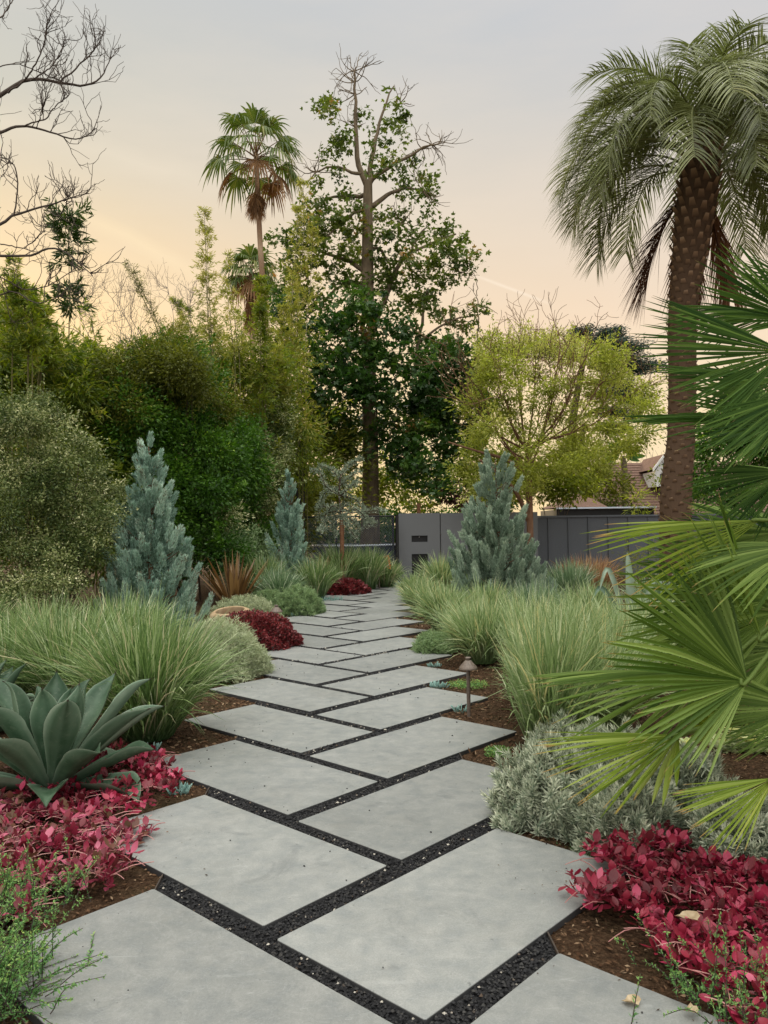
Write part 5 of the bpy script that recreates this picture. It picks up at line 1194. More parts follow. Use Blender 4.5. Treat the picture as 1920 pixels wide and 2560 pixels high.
    low_b = [(880, 750, 60, 30), (950, 770, 40, 28), (820, 810, 60, 40), (900, 830, 70, 40), (980, 820, 46, 34), (740, 830, 40, 36), (780, 880, 60, 44), (860, 900, 70, 44), (960, 890, 60, 40), (1090, 870, 70, 34), (1140, 890, 60, 40), (1050, 930, 70, 44), (1160, 950, 50, 44), (740, 930, 50, 50), (820, 980, 70, 46), (920, 970, 80, 46), (1020, 1000, 70, 46), (1110, 1010, 70, 44), (860, 1050, 70, 44), (780, 1040, 50, 44), (960, 1050, 50, 34), (1040, 1080, 66, 44), (1110, 1080, 56, 36), (1190, 1060, 40, 34), (1060, 1150, 50, 34), (1000, 1130, 40, 30), (1110, 1150, 36, 26), (1030, 1190, 60, 34), (1100, 1200, 50, 34), (820, 1100, 50, 30), (1150, 1110, 50, 34), (720, 760, 36, 34), (712, 860, 40, 36), (1205, 930, 34, 34), (1212, 1010, 30, 40), (1170, 1160, 30, 24), (720, 980, 34, 40), (870, 1110, 50, 34), (960, 1100, 50, 30), (1020, 1120, 50, 40), (1180, 1000, 40, 40), (1090, 950, 60, 40), (840, 930, 60, 44), (1130, 1060, 50, 40), (1060, 1010, 50, 40)]
    m1 = MB(); crown(m1, [BL(u, v, a*1.05, b*1.05, YT+g.uniform(-1, 1), (a+b)*.5) for u, v, a, b in up_b], 9, .12, 0, g, .24, 16, .25, True, hollow=.05, spray=1.6, slen=.5, sup=.1)
    m1.build('upper_crown', MAT['sycamore_t'], th)
    m2 = MB(); crown(m2, [BL(u, v, a, b, YT+g.uniform(-2.2, .6), (a+b)*.7) for u, v, a, b in low_b], 7.5, .135, 0, g, .30, 24, .25, True, hollow=.05, spray=1.6, slen=.6, sup=.1)
    m2.build('lower_crown', MAT['sycamore'], th)
bigtree()

# ------------------------------------------------------------------ yellow green feathery tree and its neighbours on the right
def acacia():
    Yt = 18.6; g = rng(950); base = P(1326, 1440, Yt)*[1, 1, 0]
    th = thing('yellow_green_tree', base, 'airy yellow green tree with many fine upswept branches left of the roof', 'tree')
    mb = MB(); k = Yt/FPX
    trunk = smooth_path([base, P(1325, 1300, Yt), P(1322, 1200, Yt), P(1320, 1110, Yt)], 12); tube(mb, trunk, np.linspace(9, 7, 12)*k, 9)
    ends = [(1240, 930), (1180, 1000), (1290, 880), (1340, 870), (1400, 880), (1450, 920), (1500, 960), (1540, 1010), (1230, 1060), (1420, 1000), (1380, 960), (1300, 960), (1480, 1040), (1190, 930), (1270, 1010), (1350, 1010)]
    for (u, v) in ends:
        e = P(u, v, Yt+g.uniform(-1.2, 1.2)); s_ = trunk[g.integers(8, 12)]
        mid = s_*.5+e*.5+[(e[0]-s_[0])*.15, 0, -.1]; pth = smooth_path([s_, mid, e], 9); tube(mb, pth, np.linspace(3.0*k, .9*k, 9), 6)
        for j in range(4): twigs(mb, pth[g.integers(4, 9)], nrm(e-s_)+rdir(g, 1)[0]*.5+[0, 0, .4], g.uniform(.7, 1.4), .012, 2, g, .16, .06, 3, minr=.005)
    limbs = smooth_path([P(1322, 1190, Yt), P(1270, 1150, Yt), P(1200, 1130, Yt), P(1120, 1105, Yt)], 9); tube(mb, limbs, np.linspace(6*k, 2*k, 9), 6)
    tube(mb, smooth_path([P(1320, 1300, Yt), P(1290, 1230, Yt-.5), P(1240, 1180, Yt-.8), P(1200, 1150, Yt-1)], 9), np.linspace(7*k, 3*k, 9), 6)
    mb.build('trunk', MAT['bark_red'], th)
    bl = [(1240, 895, 34, 30), (1290, 870, 34, 28), (1335, 885, 40, 30), (1400, 880, 48, 28), (1450, 900, 50, 28), (1510, 935, 34, 22), (1205, 950, 40, 44), (1280, 940, 60, 50), (1350, 940, 60, 50), (1420, 950, 60, 46), (1480, 960, 46, 40), (1540, 985, 40, 28), (1200, 1010, 50, 50), (1270, 1020, 60, 50), (1345, 1020, 60, 46), (1420, 1030, 60, 44), (1490, 1030, 50, 40), (1555, 1040, 34, 30), (1230, 1090, 50, 40), (1370, 1090, 50, 36), (1440, 1090, 50, 34), (1510, 1090, 30, 26), (1310, 1090, 50, 40), (1290, 1150, 50, 34), (1380, 1150, 46, 36), (1590, 1070, 30, 30), (1180, 1080, 40, 30), (1210, 1140, 40, 26), (1575, 960, 30, 16), (1170, 1000, 40, 40), (1460, 1140, 40, 30), (1215, 1195, 44, 30), (1265, 1215, 40, 24), (1170, 950, 30, 40), (1620, 1030, 22, 20), (1500, 1120, 40, 24)]
    bl2 = []
    for v, u0, u1, n_ in ((868, 1225, 1490, 6), (915, 1195, 1545, 8), (965, 1190, 1590, 9), (1020, 1190, 1610, 9), (1075, 1195, 1600, 9), (1125, 1230, 1560, 7), (1175, 1205, 1500, 6), (1215, 1180, 1330, 4)):
        for u in np.linspace(u0, u1, n_): bl2.append((u+g.normal(0, 14), v+g.normal(0, 14), g.uniform(22, 44), g.uniform(18, 34)))
    m1 = MB(); crown(m1, [BL(u, v, a, b, Yt+g.uniform(-1.3, 1.3)) for u, v, a, b in bl2], 32, .09, .034, g, .24, 27, .1, hollow=.0, spray=8, slen=.7, sup=.5)
    lowb = [(1190, 1120, 40, 40), (1230, 1170, 50, 36), (1290, 1180, 50, 36), (1350, 1170, 50, 36), (1410, 1150, 50, 36), (1470, 1140, 40, 34), (1530, 1130, 36, 30), (1210, 1225, 50, 30), (1270, 1235, 50, 30), (1150, 1180, 40, 36), (1580, 1120, 24, 30)]
    crown(m1, [BL(u, v, a, b, Yt+g.uniform(-.2, 1.6)) for u, v, a, b in lowb], 9, .095, .036, g, .22, 16, .4, hollow=.0, spray=9, slen=.7, sup=-.5, lump=True)
    m1.build('crown', MAT['acacia'], th)
    # wispy top shoots
    m3 = MB(); m4 = MB()
    for i in range(170):
        u = g.uniform(1185, 1560); v = np.interp(u, [1185, 1240, 1290, 1340, 1400, 1480, 1560], [900, 870, 860, 870, 860, 890, 940]); s_ = P(u, v+30, Yt+g.uniform(-.6, .6)); l_ = g.uniform(.35, .9); d = nrm(np.array([g.normal(0, .22), g.normal(0, .2), 1])); e = s_+d*l_
        tube(m4, smooth_path([s_, (s_+e)/2+g.normal(0, .03, 3), e], 5), [.008, .006, .005, .004, .003], 3); n = 46; t = g.uniform(0, 1, n)
        leaves(m3, s_+(e-s_)*t[:, None]+g.normal(0, .035, (n, 3)), rdir(g, n)+d, .06, .022, g.uniform(.5, 1, n), g)
    m3.build('top_shoots', MAT['acacia'], th); m4.build('twigs', MAT['bark_twig'], th)
acacia()
shrub('small_leafy_tree', [BL(1400, 1195, 60, 40, 22), BL(1360, 1230, 50, 36, 22), BL(1440, 1170, 40, 30, 22.5), BL(1420, 1240, 50, 30, 22), BL(1290, 1215, 44, 40, 22), BL(1240, 1245, 40, 30, 22), BL(1330, 1185, 40, 34, 22), BL(1460, 1215, 40, 30, 22)], MAT['yellowish'], 961, 'bright lime green young tree just over the fence beside the broad juniper', 'tree', 15, .13, .05, .3, 22, stems=5, spray=3, slen=.7, lump=True)
shrub('dark_bushy_tree', [BL(1500, 1205, 44, 30, 27), BL(1550, 1225, 40, 24, 27), BL(1470, 1175, 24, 28, 27), BL(1550, 1250, 46, 18, 27), BL(1500, 1245, 40, 22, 27), BL(1440, 1130, 18, 60, 28)], MAT['olive'], 962, 'dark olive bush in front of the brown shingle roof', 'tree', 10, .17, .07, .4, 24, stems=4, spray=1.5, slen=.4)
shrub('roof_creeper', [BL(1645, 1195, 16, 14, 32), BL(1655, 1212, 10, 10, 32)], MAT['yellowish'], 963, 'small green bush in front of the white dormer', 'shrub', 12, .14, .06, .3, 20)
shrub('reed_plant', [BL(1590, 1250, 14, 40, 22.5), BL(1610, 1265, 12, 30, 22.5), BL(1650, 1265, 12, 26, 22.5)], MAT['yellowish'], 964, 'loose reedy plant behind the fence before the roof', 'shrub', 14, .2, .03, .3, 14)
BR = 'bushes and trees beyond the palm trunk'
shrub('far_bush', [BL(1800, 1150, 90, 90, 24), BL(1900, 1100, 100, 120, 24), BL(1780, 1240, 100, 50, 23), BL(1960, 1200, 100, 90, 24)], MAT['hedge'], 965, 'dark green trees behind the fan palm right of the palm trunk', 'tree', 8, .17, .07, .4, 28, stems=4, spray=2, slen=.9, lump=True)
shrub('far_bush', [BL(1850, 980, 60, 60, 30), BL(1910, 930, 60, 70, 30)], MAT['olive'], 966, 'small olive tree glimpsed between the upper fan fronds', 'tree', 8, .17, .07, .4, 20, stems=3)
# dark cedar
def cedar():
    Yc = 29.; g = rng(970); base = P(1440, 1440, Yc)*[1, 1, 0]; th = thing('dark_cedar', base, 'dark layered cedar behind the yellow green tree', 'tree'); mb = MB(); t = MB(); k = Yc/FPX
    t1 = smooth_path([base, P(1425, 1150, Yc), P(1440, 1000, Yc), P(1470, 850, Yc)], 12); tube(t, t1, np.linspace(14*k, 6*k, 12), 8)
    t2 = smooth_path([base+[.5, 0, 0], P(1455, 1150, Yc), P(1460, 1060, Yc)], 10); tube(t, t2, np.linspace(13*k, 5*k, 10), 8)
    for (u0, v0, u1, v1, h) in ((1470, 860, 1550, 868, 12), (1470, 870, 1590, 880, 13), (1480, 900, 1640, 925, 15), (1470, 920, 1600, 935, 13), (1470, 960, 1610, 985, 12), (1465, 990, 1615, 1015, 14), (1460, 1040, 1580, 1050, 12), (1470, 850, 1440, 850, 12), (1480, 1080, 1560, 1085, 10), (1500, 860, 1530, 845, 8)):
        a, b = P(u0, v0, Yc), P(u1, v1, Yc+g.uniform(-1.5, 1.5)); pth = smooth_path([a, (a+b)/2+[0, 0, .35], b], 9); tube(t, pth, np.linspace(.07, .02, 9), 5)
        for q in range(70):
            s = g.uniform(.15, 1)**.8; p = a+(b-a)*s+[0, 0, .35*4*s*(1-s)*.5]; pp = p+[g.normal(0, .15), g.normal(0, .5), -abs(g.normal(0, h*k*.45))+.12]
            n = 26; leaves(mb, pp+g.normal(0, .10, (n, 3))*[1.6, 1.6, .5], rdir(g, n)*[1, 1, .5]+nrm(b-a)*.5, .17, .035, g.uniform(0, 1, n), g)
    mb.build('foliage', MAT['cedar'], th); t.build('trunk', MAT['bark_dark'], th)
cedar()
# paddle leaved plant on the skyline
c = P(1560, 1300, 30.)*[1, 1, 0]; th = thing('paddle_leaf_plant', c, 'small plant with a fan of big leaves silhouetted above the roof ridge', 'plant'); g = rng(980); mb = MB(); t = MB()
hubp = P(1556, 1140, 30.); tube(t, smooth_path([c, P(1562, 1200, 30.), hubp], 8), np.linspace(.16, .10, 8), 7); t.build('stem', MAT['bark_grey'], th)
n = 26; az = np.linspace(-1.9, 1.9, n); d = np.stack([np.sin(az), g.normal(0, .35, n), np.cos(az)], -1); broad(mb, np.repeat(hubp[None], n, 0)+d*.15, d, rdir(g, n)*.5+[0, -1, 0], g.uniform(.35, .75, n), .32, g.uniform(.2, .8, n), g, 7)
mb.build('foliage', MAT['hedge'], th)
th = thing('dry_twig_bush', P(1510, 1250, 31)*[1, 1, 0], 'fine bare twigs standing along the roof ridge', 'shrub'); mb = MB(); g = rng(981)
for i in range(50): u = g.uniform(1450, 1700); a = P(u, 1190, 37.5); tube(mb, smooth_path([a*[1, 1, 0], a, a+[g.normal(0, .25), 0, g.uniform(.5, 1.5)]], 6), [.02, .015, .012, .01, .008, .005], 3)
mb.build('twigs', MAT['palewood'], th)
# between gate wall and the big tree
HB = 'bushes seen over the gate and the chain link fence'
shrub('lime_bush', [BL(1000, 1180, 60, 46, 27), BL(960, 1220, 50, 40, 27), BL(1050, 1230, 60, 40, 28), BL(900, 1230, 60, 40, 27), BL(1110, 1200, 50, 40, 28)], MAT['yellowish'], 985, 'lime green bushes over the chain link fence behind the big trunk', 'bush', 9, .18, .08, .4, 22, group=HB)
shrub('maroon_bush', [BL(1150, 1240, 50, 34, 24), BL(1120, 1225, 30, 20, 24)], MAT['maroon'], 986, 'maroon bush directly over the grey gate panels', 'bush', 13, .16, .07, .35, 24, group=HB)
shrub('green_bush', [BL(900, 1360, 130, 60, 27, 60), BL(760, 1300, 90, 90, 26, 60), BL(1000, 1300, 90, 40, 29, 60), BL(1160, 1290, 60, 30, 30, 50), BL(1240, 1220, 50, 60, 27, 50), BL(1220, 1290, 60, 40, 27, 50)], MAT['hedge'], 987, 'dark green hedge behind the chain link fence and the gate', 'hedge', 11, .17, .07, .35, 28, group=HB)
shrub('thin_tree', [BL(1250, 1180, 30, 40, 21), BL(1210, 1210, 36, 30, 21)], MAT['acacia'], 988, 'pale feathery bush behind the tip of the broad juniper', 'bush', 16, .09, .03, .3, 22, group=HB)
mb = MB(); c = P(1045, 1300, 22)*[1, 1, 0]; pt = P(1047, 1258, 22); box(mb, (pt[0]-.05, 22, 0), (pt[0]+.05, 22.1, pt[2])); tag(mb.build('wooden_post', MAT['wood'], smooth=False), 'short pale wooden post top showing over the grey gate', 'post')

# ------------------------------------------------------------------ staked blue cedar
def weeping():
    Yw = 16.2; g = rng(1000); base = P(855, 1440, Yw)*[1, 1, 0]; th = thing('weeping_blue_cedar', base, 'small silver blue weeping cedar tied to a wooden stake by the chain link fence', 'conifer'); mb = MB(); t = MB()
    tube(t, smooth_path([base, P(852, 1300, Yw), P(848, 1230, Yw), P(852, 1185, Yw)], 10), np.linspace(.035, .015, 10), 6)
    arms = [[(850, 1240), (815, 1215), (800, 1180), (780, 1178)], [(850, 1200), (830, 1175), (800, 1165)], [(850, 1215), (870, 1195), (900, 1180)], [(850, 1240), (880, 1215), (895, 1205)], [(852, 1190), (870, 1165), (905, 1145)], [(850, 1225), (815, 1230), (800, 1260)], [(852, 1240), (890, 1250), (915, 1280)],
            [(854, 1285), (800, 1265), (800, 1300)], [(854, 1280), (830, 1265), (810, 1310), (800, 1330)], [(854, 1280), (890, 1275), (925, 1300), (935, 1310)], [(854, 1285), (900, 1280), (945, 1275), (965, 1280)], [(854, 1290), (880, 1300), (900, 1330)], [(854, 1290), (830, 1300), (840, 1340)], [(854, 1275), (870, 1262), (910, 1290), (915, 1320)], [(854, 1290), (865, 1310), (890, 1345)], [(854, 1280), (815, 1285), (812, 1330)]]
    for ar in arms:
        pth = smooth_path([P(u, v, Yw+j*g.normal(0, .12)) for j, (u, v) in enumerate(ar)], 12); tube(t, pth, np.linspace(.014, .005, 12), 4)
        n = 420; s = g.uniform(.08, 1, n); q = np.stack([np.interp(s, np.linspace(0, 1, 12), pth[:, k]) for k in range(3)], -1)
        off = g.normal(0, .028, (n, 3)); leaves(mb, q+off, off*16+rdir(g, n)*.5+[0, 0, .5], .055, .014, g.uniform(0, 1, n), g)
    mb.build('foliage', MAT['spruce'], th); t.build('trunk', MAT['bark_dark'], th)
    mb = MB(); p0 = P(855, 1440, Yw-.08); p0[2] = 0; tube(mb, [p0, P(855, 1300, Yw-.08)], .045, 8); tag(mb.build('wooden_stake', MAT['wood']), 'reddish wooden stake holding the weeping blue cedar', 'stake')
weeping()

# ------------------------------------------------------------------ hedge and trees on the left
SH = 'shrubs of the tall left screen'
shrub('variegated_shrub', [BL(60, 1100, 100, 90, 9.5), BL(100, 1060, 60, 70, 9.7), BL(190, 1180, 70, 80, 9.6), BL(60, 1250, 130, 100, 9.3), BL(200, 1300, 90, 90, 9.5), BL(40, 1390, 120, 90, 9.2), BL(170, 1400, 110, 90, 9.3), BL(100, 1480, 140, 60, 9), BL(270, 1250, 40, 40, 10)], MAT['varieg'], 1101, 'large shrub with small cream edged leaves at the left edge', 'shrub', 88, .035, .017, .13, 36, group=SH, stems=10, srad=.015, spray=16, slen=.5, lump=True)
shrub('variegated_shrub', [BL(680, 1130, 50, 60, 17), BL(660, 1230, 60, 80, 16.5), BL(700, 1060, 36, 50, 17.5), BL(600, 1290, 60, 60, 16), BL(540, 1290, 50, 50, 14)], MAT['varieg'], 1102, 'loose pale leaved shrub behind the slim blue juniper', 'shrub', 60, .06, .025, .18, 32, group=SH, stems=6, spray=8, slen=.6, lump=True)
shrub('dark_hedge_shrub', [BL(420, 930, 90, 70, 14), BL(360, 1000, 110, 100, 14), BL(470, 1000, 90, 100, 14.5), BL(330, 1120, 110, 110, 13.5), BL(450, 1130, 120, 110, 14), BL(560, 1150, 100, 120, 15), BL(380, 1250, 120, 110, 13.5), BL(500, 1270, 110, 110, 14), BL(600, 1240, 80, 110, 15.5), BL(430, 1380, 160, 80, 13.5), BL(600, 1350, 80, 80, 16)], MAT['hedge'], 1103, 'broad dark green hedge shrub behind the large blue juniper', 'hedge', 44, .075, .032, .24, 42, group=SH, stems=8, spray=7, slen=.5, lump=True)
shrub('olive_shrub', [BL(380, 890, 80, 50, 13.6), BL(430, 940, 80, 70, 13.2), BL(330, 950, 70, 70, 13.2), BL(470, 990, 60, 80, 13.6), BL(440, 870, 50, 40, 14), BL(540, 1040, 50, 80, 14.5), BL(300, 1050, 60, 70, 13)], MAT['olive'], 1104, 'olive brown fine leaved shrub crowning the dark hedge', 'shrub', 44, .06, .022, .22, 40, group=SH, stems=8, spray=9, slen=.5, lump=True)
shrub('loose_bush', [BL(540, 1340, 60, 50, 14.3), BL(600, 1370, 60, 46, 14.5), BL(500, 1370, 40, 50, 13.8)], MAT['mound'], 1105, 'grey green fine bush right of the large blue juniper', 'shrub', 60, .06, .016, .2, 30, group=SH, spray=8, slen=.4)
shrub('broad_screen_tree', [BL(50, 800, 50, 40, 13), BL(30, 880, 70, 50, 13), BL(130, 890, 50, 50, 13.3), BL(90, 950, 130, 90, 13), BL(220, 960, 80, 80, 13.5), BL(-30, 960, 120, 100, 12.5), BL(180, 1040, 120, 80, 13), BL(260, 1090, 90, 90, 13.5), BL(20, 1050, 120, 90, 12.5), BL(300, 1000, 60, 70, 14), BL(240, 1200, 110, 110, 13), BL(100, 1200, 140, 120, 12.5), BL(260, 1350, 110, 120, 13), BL(100, 1380, 160, 120, 12.5)], MAT['bamboo'], 1106, 'green narrow leaved screen tree at the far left', 'tree', 30, .13, .026, .30, 30, .5, group=SH, stems=12, spray=6, slen=.9, lump=True)
shrub('broad_screen_tree', [BL(560, 900, 44, 70, 17), BL(600, 960, 60, 80, 17), BL(640, 1040, 60, 90, 17.5), BL(540, 1040, 50, 80, 17), BL(700, 980, 50, 90, 18), BL(720, 1100, 60, 90, 18), BL(760, 1180, 60, 80, 19), BL(640, 1180, 70, 80, 17.5)], MAT['bamboo'], 1107, 'green screen tree between the olive shrub and the tall central tree', 'tree', 17, .13, .028, .30, 30, .5, group=SH, stems=10, spray=6, slen=1.1, lump=True)
shrub('back_screen_tree', [BL(200, 1080, 260, 130, 19, 100), BL(520, 1120, 240, 130, 21, 100), BL(780, 1150, 140, 120, 23, 90), BL(150, 1250, 300, 120, 18, 90), BL(560, 1300, 260, 120, 20, 90), BL(-150, 1000, 160, 200, 17, 90)], MAT['olive'], 1108, 'dim mass of evergreens filling the gaps behind the left screen', 'hedge', 10, .17, .07, .45, 40, group=SH, spray=1, slen=1.)

def bamboo(line, Y, wpx, mat, seed, label, culms=3, dens=1., Ln=.09, taper=True, lo=0., group='bamboo plumes on the left skyline', tuft=None):
    g = rng(seed); pts = np.array([P(u, v, Y) for u, v in line]); base = pts[0]*[1, 1, 0]; th = thing('bamboo_plant', base, label, 'bamboo', group); mb = MB(); t = MB(); k = Y/FPX
    for c_ in range(culms):
        off = g.normal(0, wpx*k*.25, 3)*[1, 1, 0]*(c_ > 0); pth = smooth_path(np.vstack([base, pts])+off, 18); sc_ = 1 if c_ == 0 else g.uniform(.75, .97); m_ = max(int(18*sc_), 4); pth = pth[:m_]; tube(t, pth, np.linspace(.014, .004, m_), 5, rnd=.8)
        hs = np.linalg.norm(pts[-1]-pts[0]); nb = int(hs*15*dens)
        for i in range(nb):
            s = g.uniform(0, 1) if tuft is None else g.choice(tuft)+g.normal(0, .035); s = np.clip(s, 0, 1)
            i0 = 18*(.28+.72*s)*.999*sc_; i0 = min(i0, m_-1.001); f = i0-int(i0); p = pth[int(i0)]*(1-f)+pth[int(i0)+1]*f
            w_ = wpx*k*((1-s*.75) if taper else 1)*g.uniform(.2, 1); a = g.uniform(0, 6.28); e = p+[math.cos(a)*w_, math.sin(a)*w_, w_*g.uniform(-.1, .9)]
            tube(t, [p, e], [.003, .0015], 3, cap=False); n = g.integers(9, 18); q = p+(e-p)*g.uniform(.35, 1.05, n)[:, None]+g.normal(0, .02, (n, 3))
            leaves(mb, q, nrm(e-p)*.8+rdir(g, n)*.7-[0, 0, .25], Ln*g.uniform(.6, 1.2, n), Ln*.17, np.clip(g.uniform(.1, .6)+g.uniform(0, .4, n), 0, 1), g, .1)
    mb.build('foliage', mat, th); t.build('culm', MAT['culm'], th)
M_ = MAT
bamboo([(172, 900), (174, 760), (172, 650), (170, 545)], 13.7, 56, M_['darkplume'], 1201, 'dark bamboo plume standing alone against the orange sky at the left', 1, 2.6, .19, False, tuft=[.24, .30, .36, .60, .68, .75, .82, .9, .97])
bamboo([(530, 950), (522, 800), (515, 650), (511, 525)], 15, 58, M_['bamboo_y'], 1202, 'tall pale bamboo plume left of the skinny palms', 3, 1.6, .10)
bamboo([(600, 950), (592, 850), (580, 740), (568, 640)], 15.5, 52, M_['bamboo_y'], 1203, 'shorter pale bamboo plume beside the tall one', 2, 1.3, .10)
bamboo([(655, 1050), (658, 900), (655, 780), (652, 700)], 16.5, 40, M_['bamboo'], 1204, 'dense green bamboo column hiding the base of the tall palm trunk', 4, 2.2, .12)
bamboo([(700, 1050), (700, 950), (695, 870)], 17.5, 44, M_['bamboo_y'], 1205, 'yellow green bamboo beside the dense green column', 4, 2.4, .12)
bamboo([(740, 900), (752, 700), (760, 560), (758, 455)], 19, 52, M_['bamboo_y'], 1206, 'feathery bamboo plume against the left side of the tallest tree', 3, 1.5, .10)
bamboo([(745, 1000), (735, 850), (730, 700)], 18.5, 44, M_['bamboo_y'], 1207, 'thick yellow bamboo under the left side of the tallest tree', 3, 2.2, .12)
bamboo([(420, 950), (395, 830), (350, 730), (322, 660)], 15.6, 34, M_['olive'], 1208, 'thin leafy shoot leaning left over the olive shrub', 2, 1.6, .07)
bamboo([(520, 1000), (490, 880), (455, 780), (432, 745)], 16.2, 34, M_['bamboo'], 1209, 'leafy shoot leaning left beside the tall pale bamboo', 3, 1.6, .09)
bamboo([(70, 950), (75, 850), (60, 760), (45, 700)], 11, 60, M_['bamboo'], 1210, 'bushy bamboo top at the left edge', 4, 2.2, .13)
bamboo([(100, 980), (120, 900), (105, 800), (70, 720)], 12, 60, M_['bamboo'], 1211, 'bushy bamboo behind the dark lone plume', 4, 2.2, .13)
bamboo([(610, 1020), (606, 900), (602, 780)], 16.8, 50, M_['bamboo'], 1212, 'short green bamboo tuft between the pale plumes and the dense column', 3, 1.8, .11)
bamboo([(455, 1000), (450, 880), (458, 790)], 15.5, 44, M_['bamboo_y'], 1213, 'low yellowish bamboo tuft over the middle of the dark hedge', 3, 1.8, .10)
bamboo([(255, 1000), (243, 890), (228, 790)], 14.2, 46, M_['bamboo'], 1214, 'low bamboo tuft right of the dark lone plume', 3, 1.6, .11)
bamboo([(-10, 950), (12, 800), (38, 650)], 14, 60, M_['bamboo'], 1215, 'tall bamboo top rising at the very left edge', 3, 1.8, .12)
bamboo([(690, 1030), (684, 900), (690, 800)], 18.5, 40, M_['bamboo_y'], 1216, 'thin yellow bamboo shoot under the left limb of the tallest tree', 2, 1.8, .10)
th = thing('bamboo_stand', P(755, 1350, 20)*[1, 1, 0], 'group of dark bare bamboo canes left of the big trunk', 'bamboo'); 
for i, (u, v0, v1) in enumerate(((741, 1060, 1380), (750, 1050, 1380), (758, 1070, 1380), (746, 1100, 1380))):
    mb = MB(); a = P(u, v1, 19+i*.2)*[1, 1, 0]; b = P(u+2, v0, 19+i*.2); tube(mb, smooth_path([a, (a+b)/2, b], 16), .030+.003*(np.arange(16) % 3 == 0), 7, rnd=0.); mb.build('cane', M_['culm'], th)

# bare tree reaching in from the left
def bare():
    Yb = 10.; g = rng(1300); base = P(-420, 1500, Yb)*[1, 1, 0]; th = thing('bare_tree', base, 'leafless tree whose dark branches reach in from the upper left', 'tree'); mb = MB()
    tube(mb, smooth_path([base, P(-400, 1000, Yb), P(-330, 700, Yb), P(-300, 300, Yb), P(-220, 0, Yb)], 16), np.linspace(.17, .06, 16), 10)
    lm_ = [([(-320, 600), (-120, 330), (0, 245), (75, 202), (150, 204), (215, 208), (262, 188), (283, 145)], .035), ([(20, 232), (55, 200), (90, 160), (115, 110), (121, 60)], .014), ([(75, 202), (110, 180), (140, 150), (160, 110)], .010), ([(150, 204), (200, 160), (240, 120), (262, 78)], .011), ([(-20, 180), (30, 160), (90, 170), (150, 190)], .008), ([(-60, 60), (0, 45), (35, 5), (60, -20)], .012),
           ([(-330, 560), (-120, 380), (0, 332), (60, 315), (120, 330), (185, 352), (232, 322)], .026), ([(60, 315), (110, 300), (150, 270), (188, 245)], .010), ([(90, 322), (100, 290), (95, 255)], .006),
           ([(-330, 700), (-100, 610), (0, 560), (40, 535), (110, 515), (170, 500), (228, 482)], .026), ([(35, 537), (42, 480), (38, 420), (10, 380), (0, 395)], .010), ([(110, 515), (150, 545), (175, 520), (185, 500)], .007),
           ([(-330, 760), (-100, 640), (0, 640), (70, 642), (130, 622), (190, 650), (235, 690)], .024), ([(0, 610), (50, 620), (90, 600), (120, 560)], .008), ([(-100, 700), (0, 690), (60, 720), (130, 705), (200, 655)], .010), ([(-60, 760), (20, 730), (90, 760), (150, 740)], .009)]
    for px, r in lm_:
        dy = g.uniform(-.8, .8); pth = smooth_path([P(u, v, Yb+dy*j/len(px)) for j, (u, v) in enumerate(px)], 26); pth[2:] += np.cumsum(g.normal(0, .006, (24, 3)), 0); tube(mb, pth, np.linspace(r*1.0, .005, 26), 6, cap=False)
        for j in range(int(4+len(px)*1.3)):
            i_ = g.integers(7, 26); d = nrm(pth[min(i_+1, 25)]-pth[i_-1]); s = np.array([-d[2], 0, d[0]])*g.choice([1, 1, -.5])
            twigs(mb, pth[i_], d*.6+s*.7+g.normal(0, .25, 3), g.uniform(.16, .5), .007, 1, g, .30, .16, 3, minr=.003)
        for j in range(5): twigs(mb, pth[-1], rdir(g, 1)[0]*[1, .5, 1]+[0, 0, .4], .14, .003, 1, g, .2, 0, 3, minr=.0016)
    mb.build('branches', MAT['bark_twig'], th)
bare()
def bare2():
    Yb = 15.2; g = rng(1310); base = P(300, 1500, Yb)*[1, 1, 0]; th = thing('bare_shrub', base, 'pale leafless shrub with upswept crooked twigs above the dark hedge', 'shrub'); mb = MB()
    lm_ = [([(300, 1500), (310, 1200), (330, 960), (250, 880), (180, 830), (100, 830)], .022), ([(250, 880), (230, 820), (215, 760), (230, 735)], .010), ([(290, 900), (300, 840), (300, 780), (258, 720)], .009), ([(300, 890), (330, 830), (300, 760), (310, 705)], .010), ([(330, 960), (360, 860), (330, 790), (345, 730)], .009), ([(255, 880), (320, 860), (380, 800), (380, 745)], .008), ([(240, 870), (200, 790), (210, 740)], .008), ([(330, 960), (300, 910), (240, 900), (215, 850)], .009), ([(320, 930), (350, 960), (340, 985), (295, 980)], .010), ([(310, 910), (360, 920), (385, 935)], .006), ([(430, 950), (436, 800), (425, 740), (418, 722)], .006), ([(470, 900), (475, 800), (470, 770), (480, 740)], .006)]
    for px, r in lm_:
        dy = g.uniform(-.6, .6); pth = smooth_path([P(u, v, Yb+dy) for u, v in px], 20); pth[2:] += np.cumsum(g.normal(0, .008, (18, 3)), 0); tube(mb, pth, np.linspace(r, .0035, 20), 5, cap=False)
        for j in range(16): i_ = g.integers(5, 20); twigs(mb, pth[i_], rdir(g, 1)[0]*[1, .5, 1]+[0, 0, .5], g.uniform(.2, .6), .005, 2, g, .22, .12, 2, minr=.002)
    mb.build('branches', MAT['palewood'], th)
bare2()

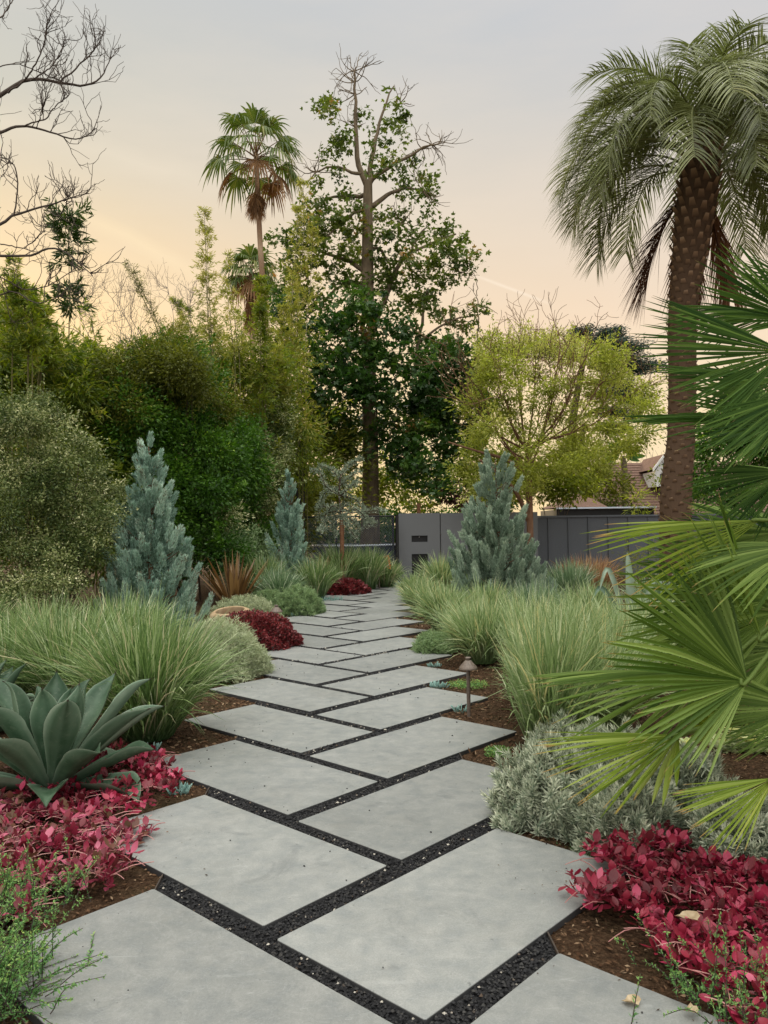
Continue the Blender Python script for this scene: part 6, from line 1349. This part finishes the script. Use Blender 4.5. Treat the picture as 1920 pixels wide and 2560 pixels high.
# ------------------------------------------------------------------ dry leaves and litter
g = rng(1420); mb = MB(); n = 5000; y = g.uniform(1.9, 8, n); x = g.uniform(-1.4, 1.6, n)
ed = np.minimum(x-np.interp(y, lcx[:, 1], lcx[:, 0]), np.interp(y, rcx[:, 1], rcx[:, 0])-x)
k = inpaver(x, y, -.004) & (ed < .30) & (g.uniform(size=n) < .42*np.exp(-np.maximum(ed+.25, 0)*6)+.01); x, y = x[k], y[k]; n = len(x)
leaves(mb, np.stack([x, y, np.full(n, .003)], -1), rdir(g, n)*[1, 1, .06], .012*g.uniform(.3, 1.6, n), .005*g.uniform(.3, 1.3, n), g.uniform(size=n), g, .05, np.tile([0, 0, 1.], (n, 1))+g.normal(0, .2, (n, 3)))
tag(mb.build('leaf_litter', MAT['chip'], smooth=False), 'crumbs of bark and soil washed onto the paver edges', kind='stuff')
def dryleaf(c, r_, seed, label):
    g = rng(seed); mb = MB(); n = 14; K = 7; t = np.linspace(0, 2*math.pi, n, endpoint=False); rr = r_*(1+.22*np.sin(t*5)+.12*np.sin(t*9+1)); c = np.asarray(c, float)
    v = [c+[0, 0, .006]]; 
    for f in (.55, 1.):
        for k in range(n): v.append(c+[math.cos(t[k])*rr[k]*f, math.sin(t[k])*rr[k]*f*.75, .004+.016*f*abs(math.sin(t[k]+.6))*(1+g.uniform(-.3, .3))])
    tr = [(0, 1+k, 1+(k+1) % n) for k in range(n)]; q = [(1+k, 1+n+k, 1+n+(k+1) % n, 1+(k+1) % n) for k in range(n)]
    mb.add(v, q, tr, rnd=np.concatenate([[.3], g.uniform(0, 1, 2*n)])); return tag(mb.build('dry_leaf', MAT['deadleaf'], origin=c), label, 'leaf', 'fallen dry leaves')
dryleaf(G(1579, 2512), .024, 1401, 'crumpled tan leaf lying on the nearest right paver')
dryleaf(G(1720, 2300, .10), .034, 1402, 'tan lobed leaf lying on the deep red ground cover')
dryleaf(G(1728, 2535, .01), .018, 1403, 'small tan leaf at the lower edge of the deep red ground cover')
g = rng(1410); mb = MB(); n = 130; y = g.uniform(1.9, 9, n*2); x = g.uniform(-1.3, 1.5, n*2); k = inpaver(x, y, -.01); x, y = x[k][:n], y[k][:n]
stones(mb, x, y, np.full(len(x), .003), .0028*g.uniform(.5, 1.6, len(x))*(1+.08*y), g.uniform(0, .9, len(x)), g)
tag(mb.build('grit', MAT['lava'], smooth=False), 'specks of black grit scattered on the pavers', kind='stuff')
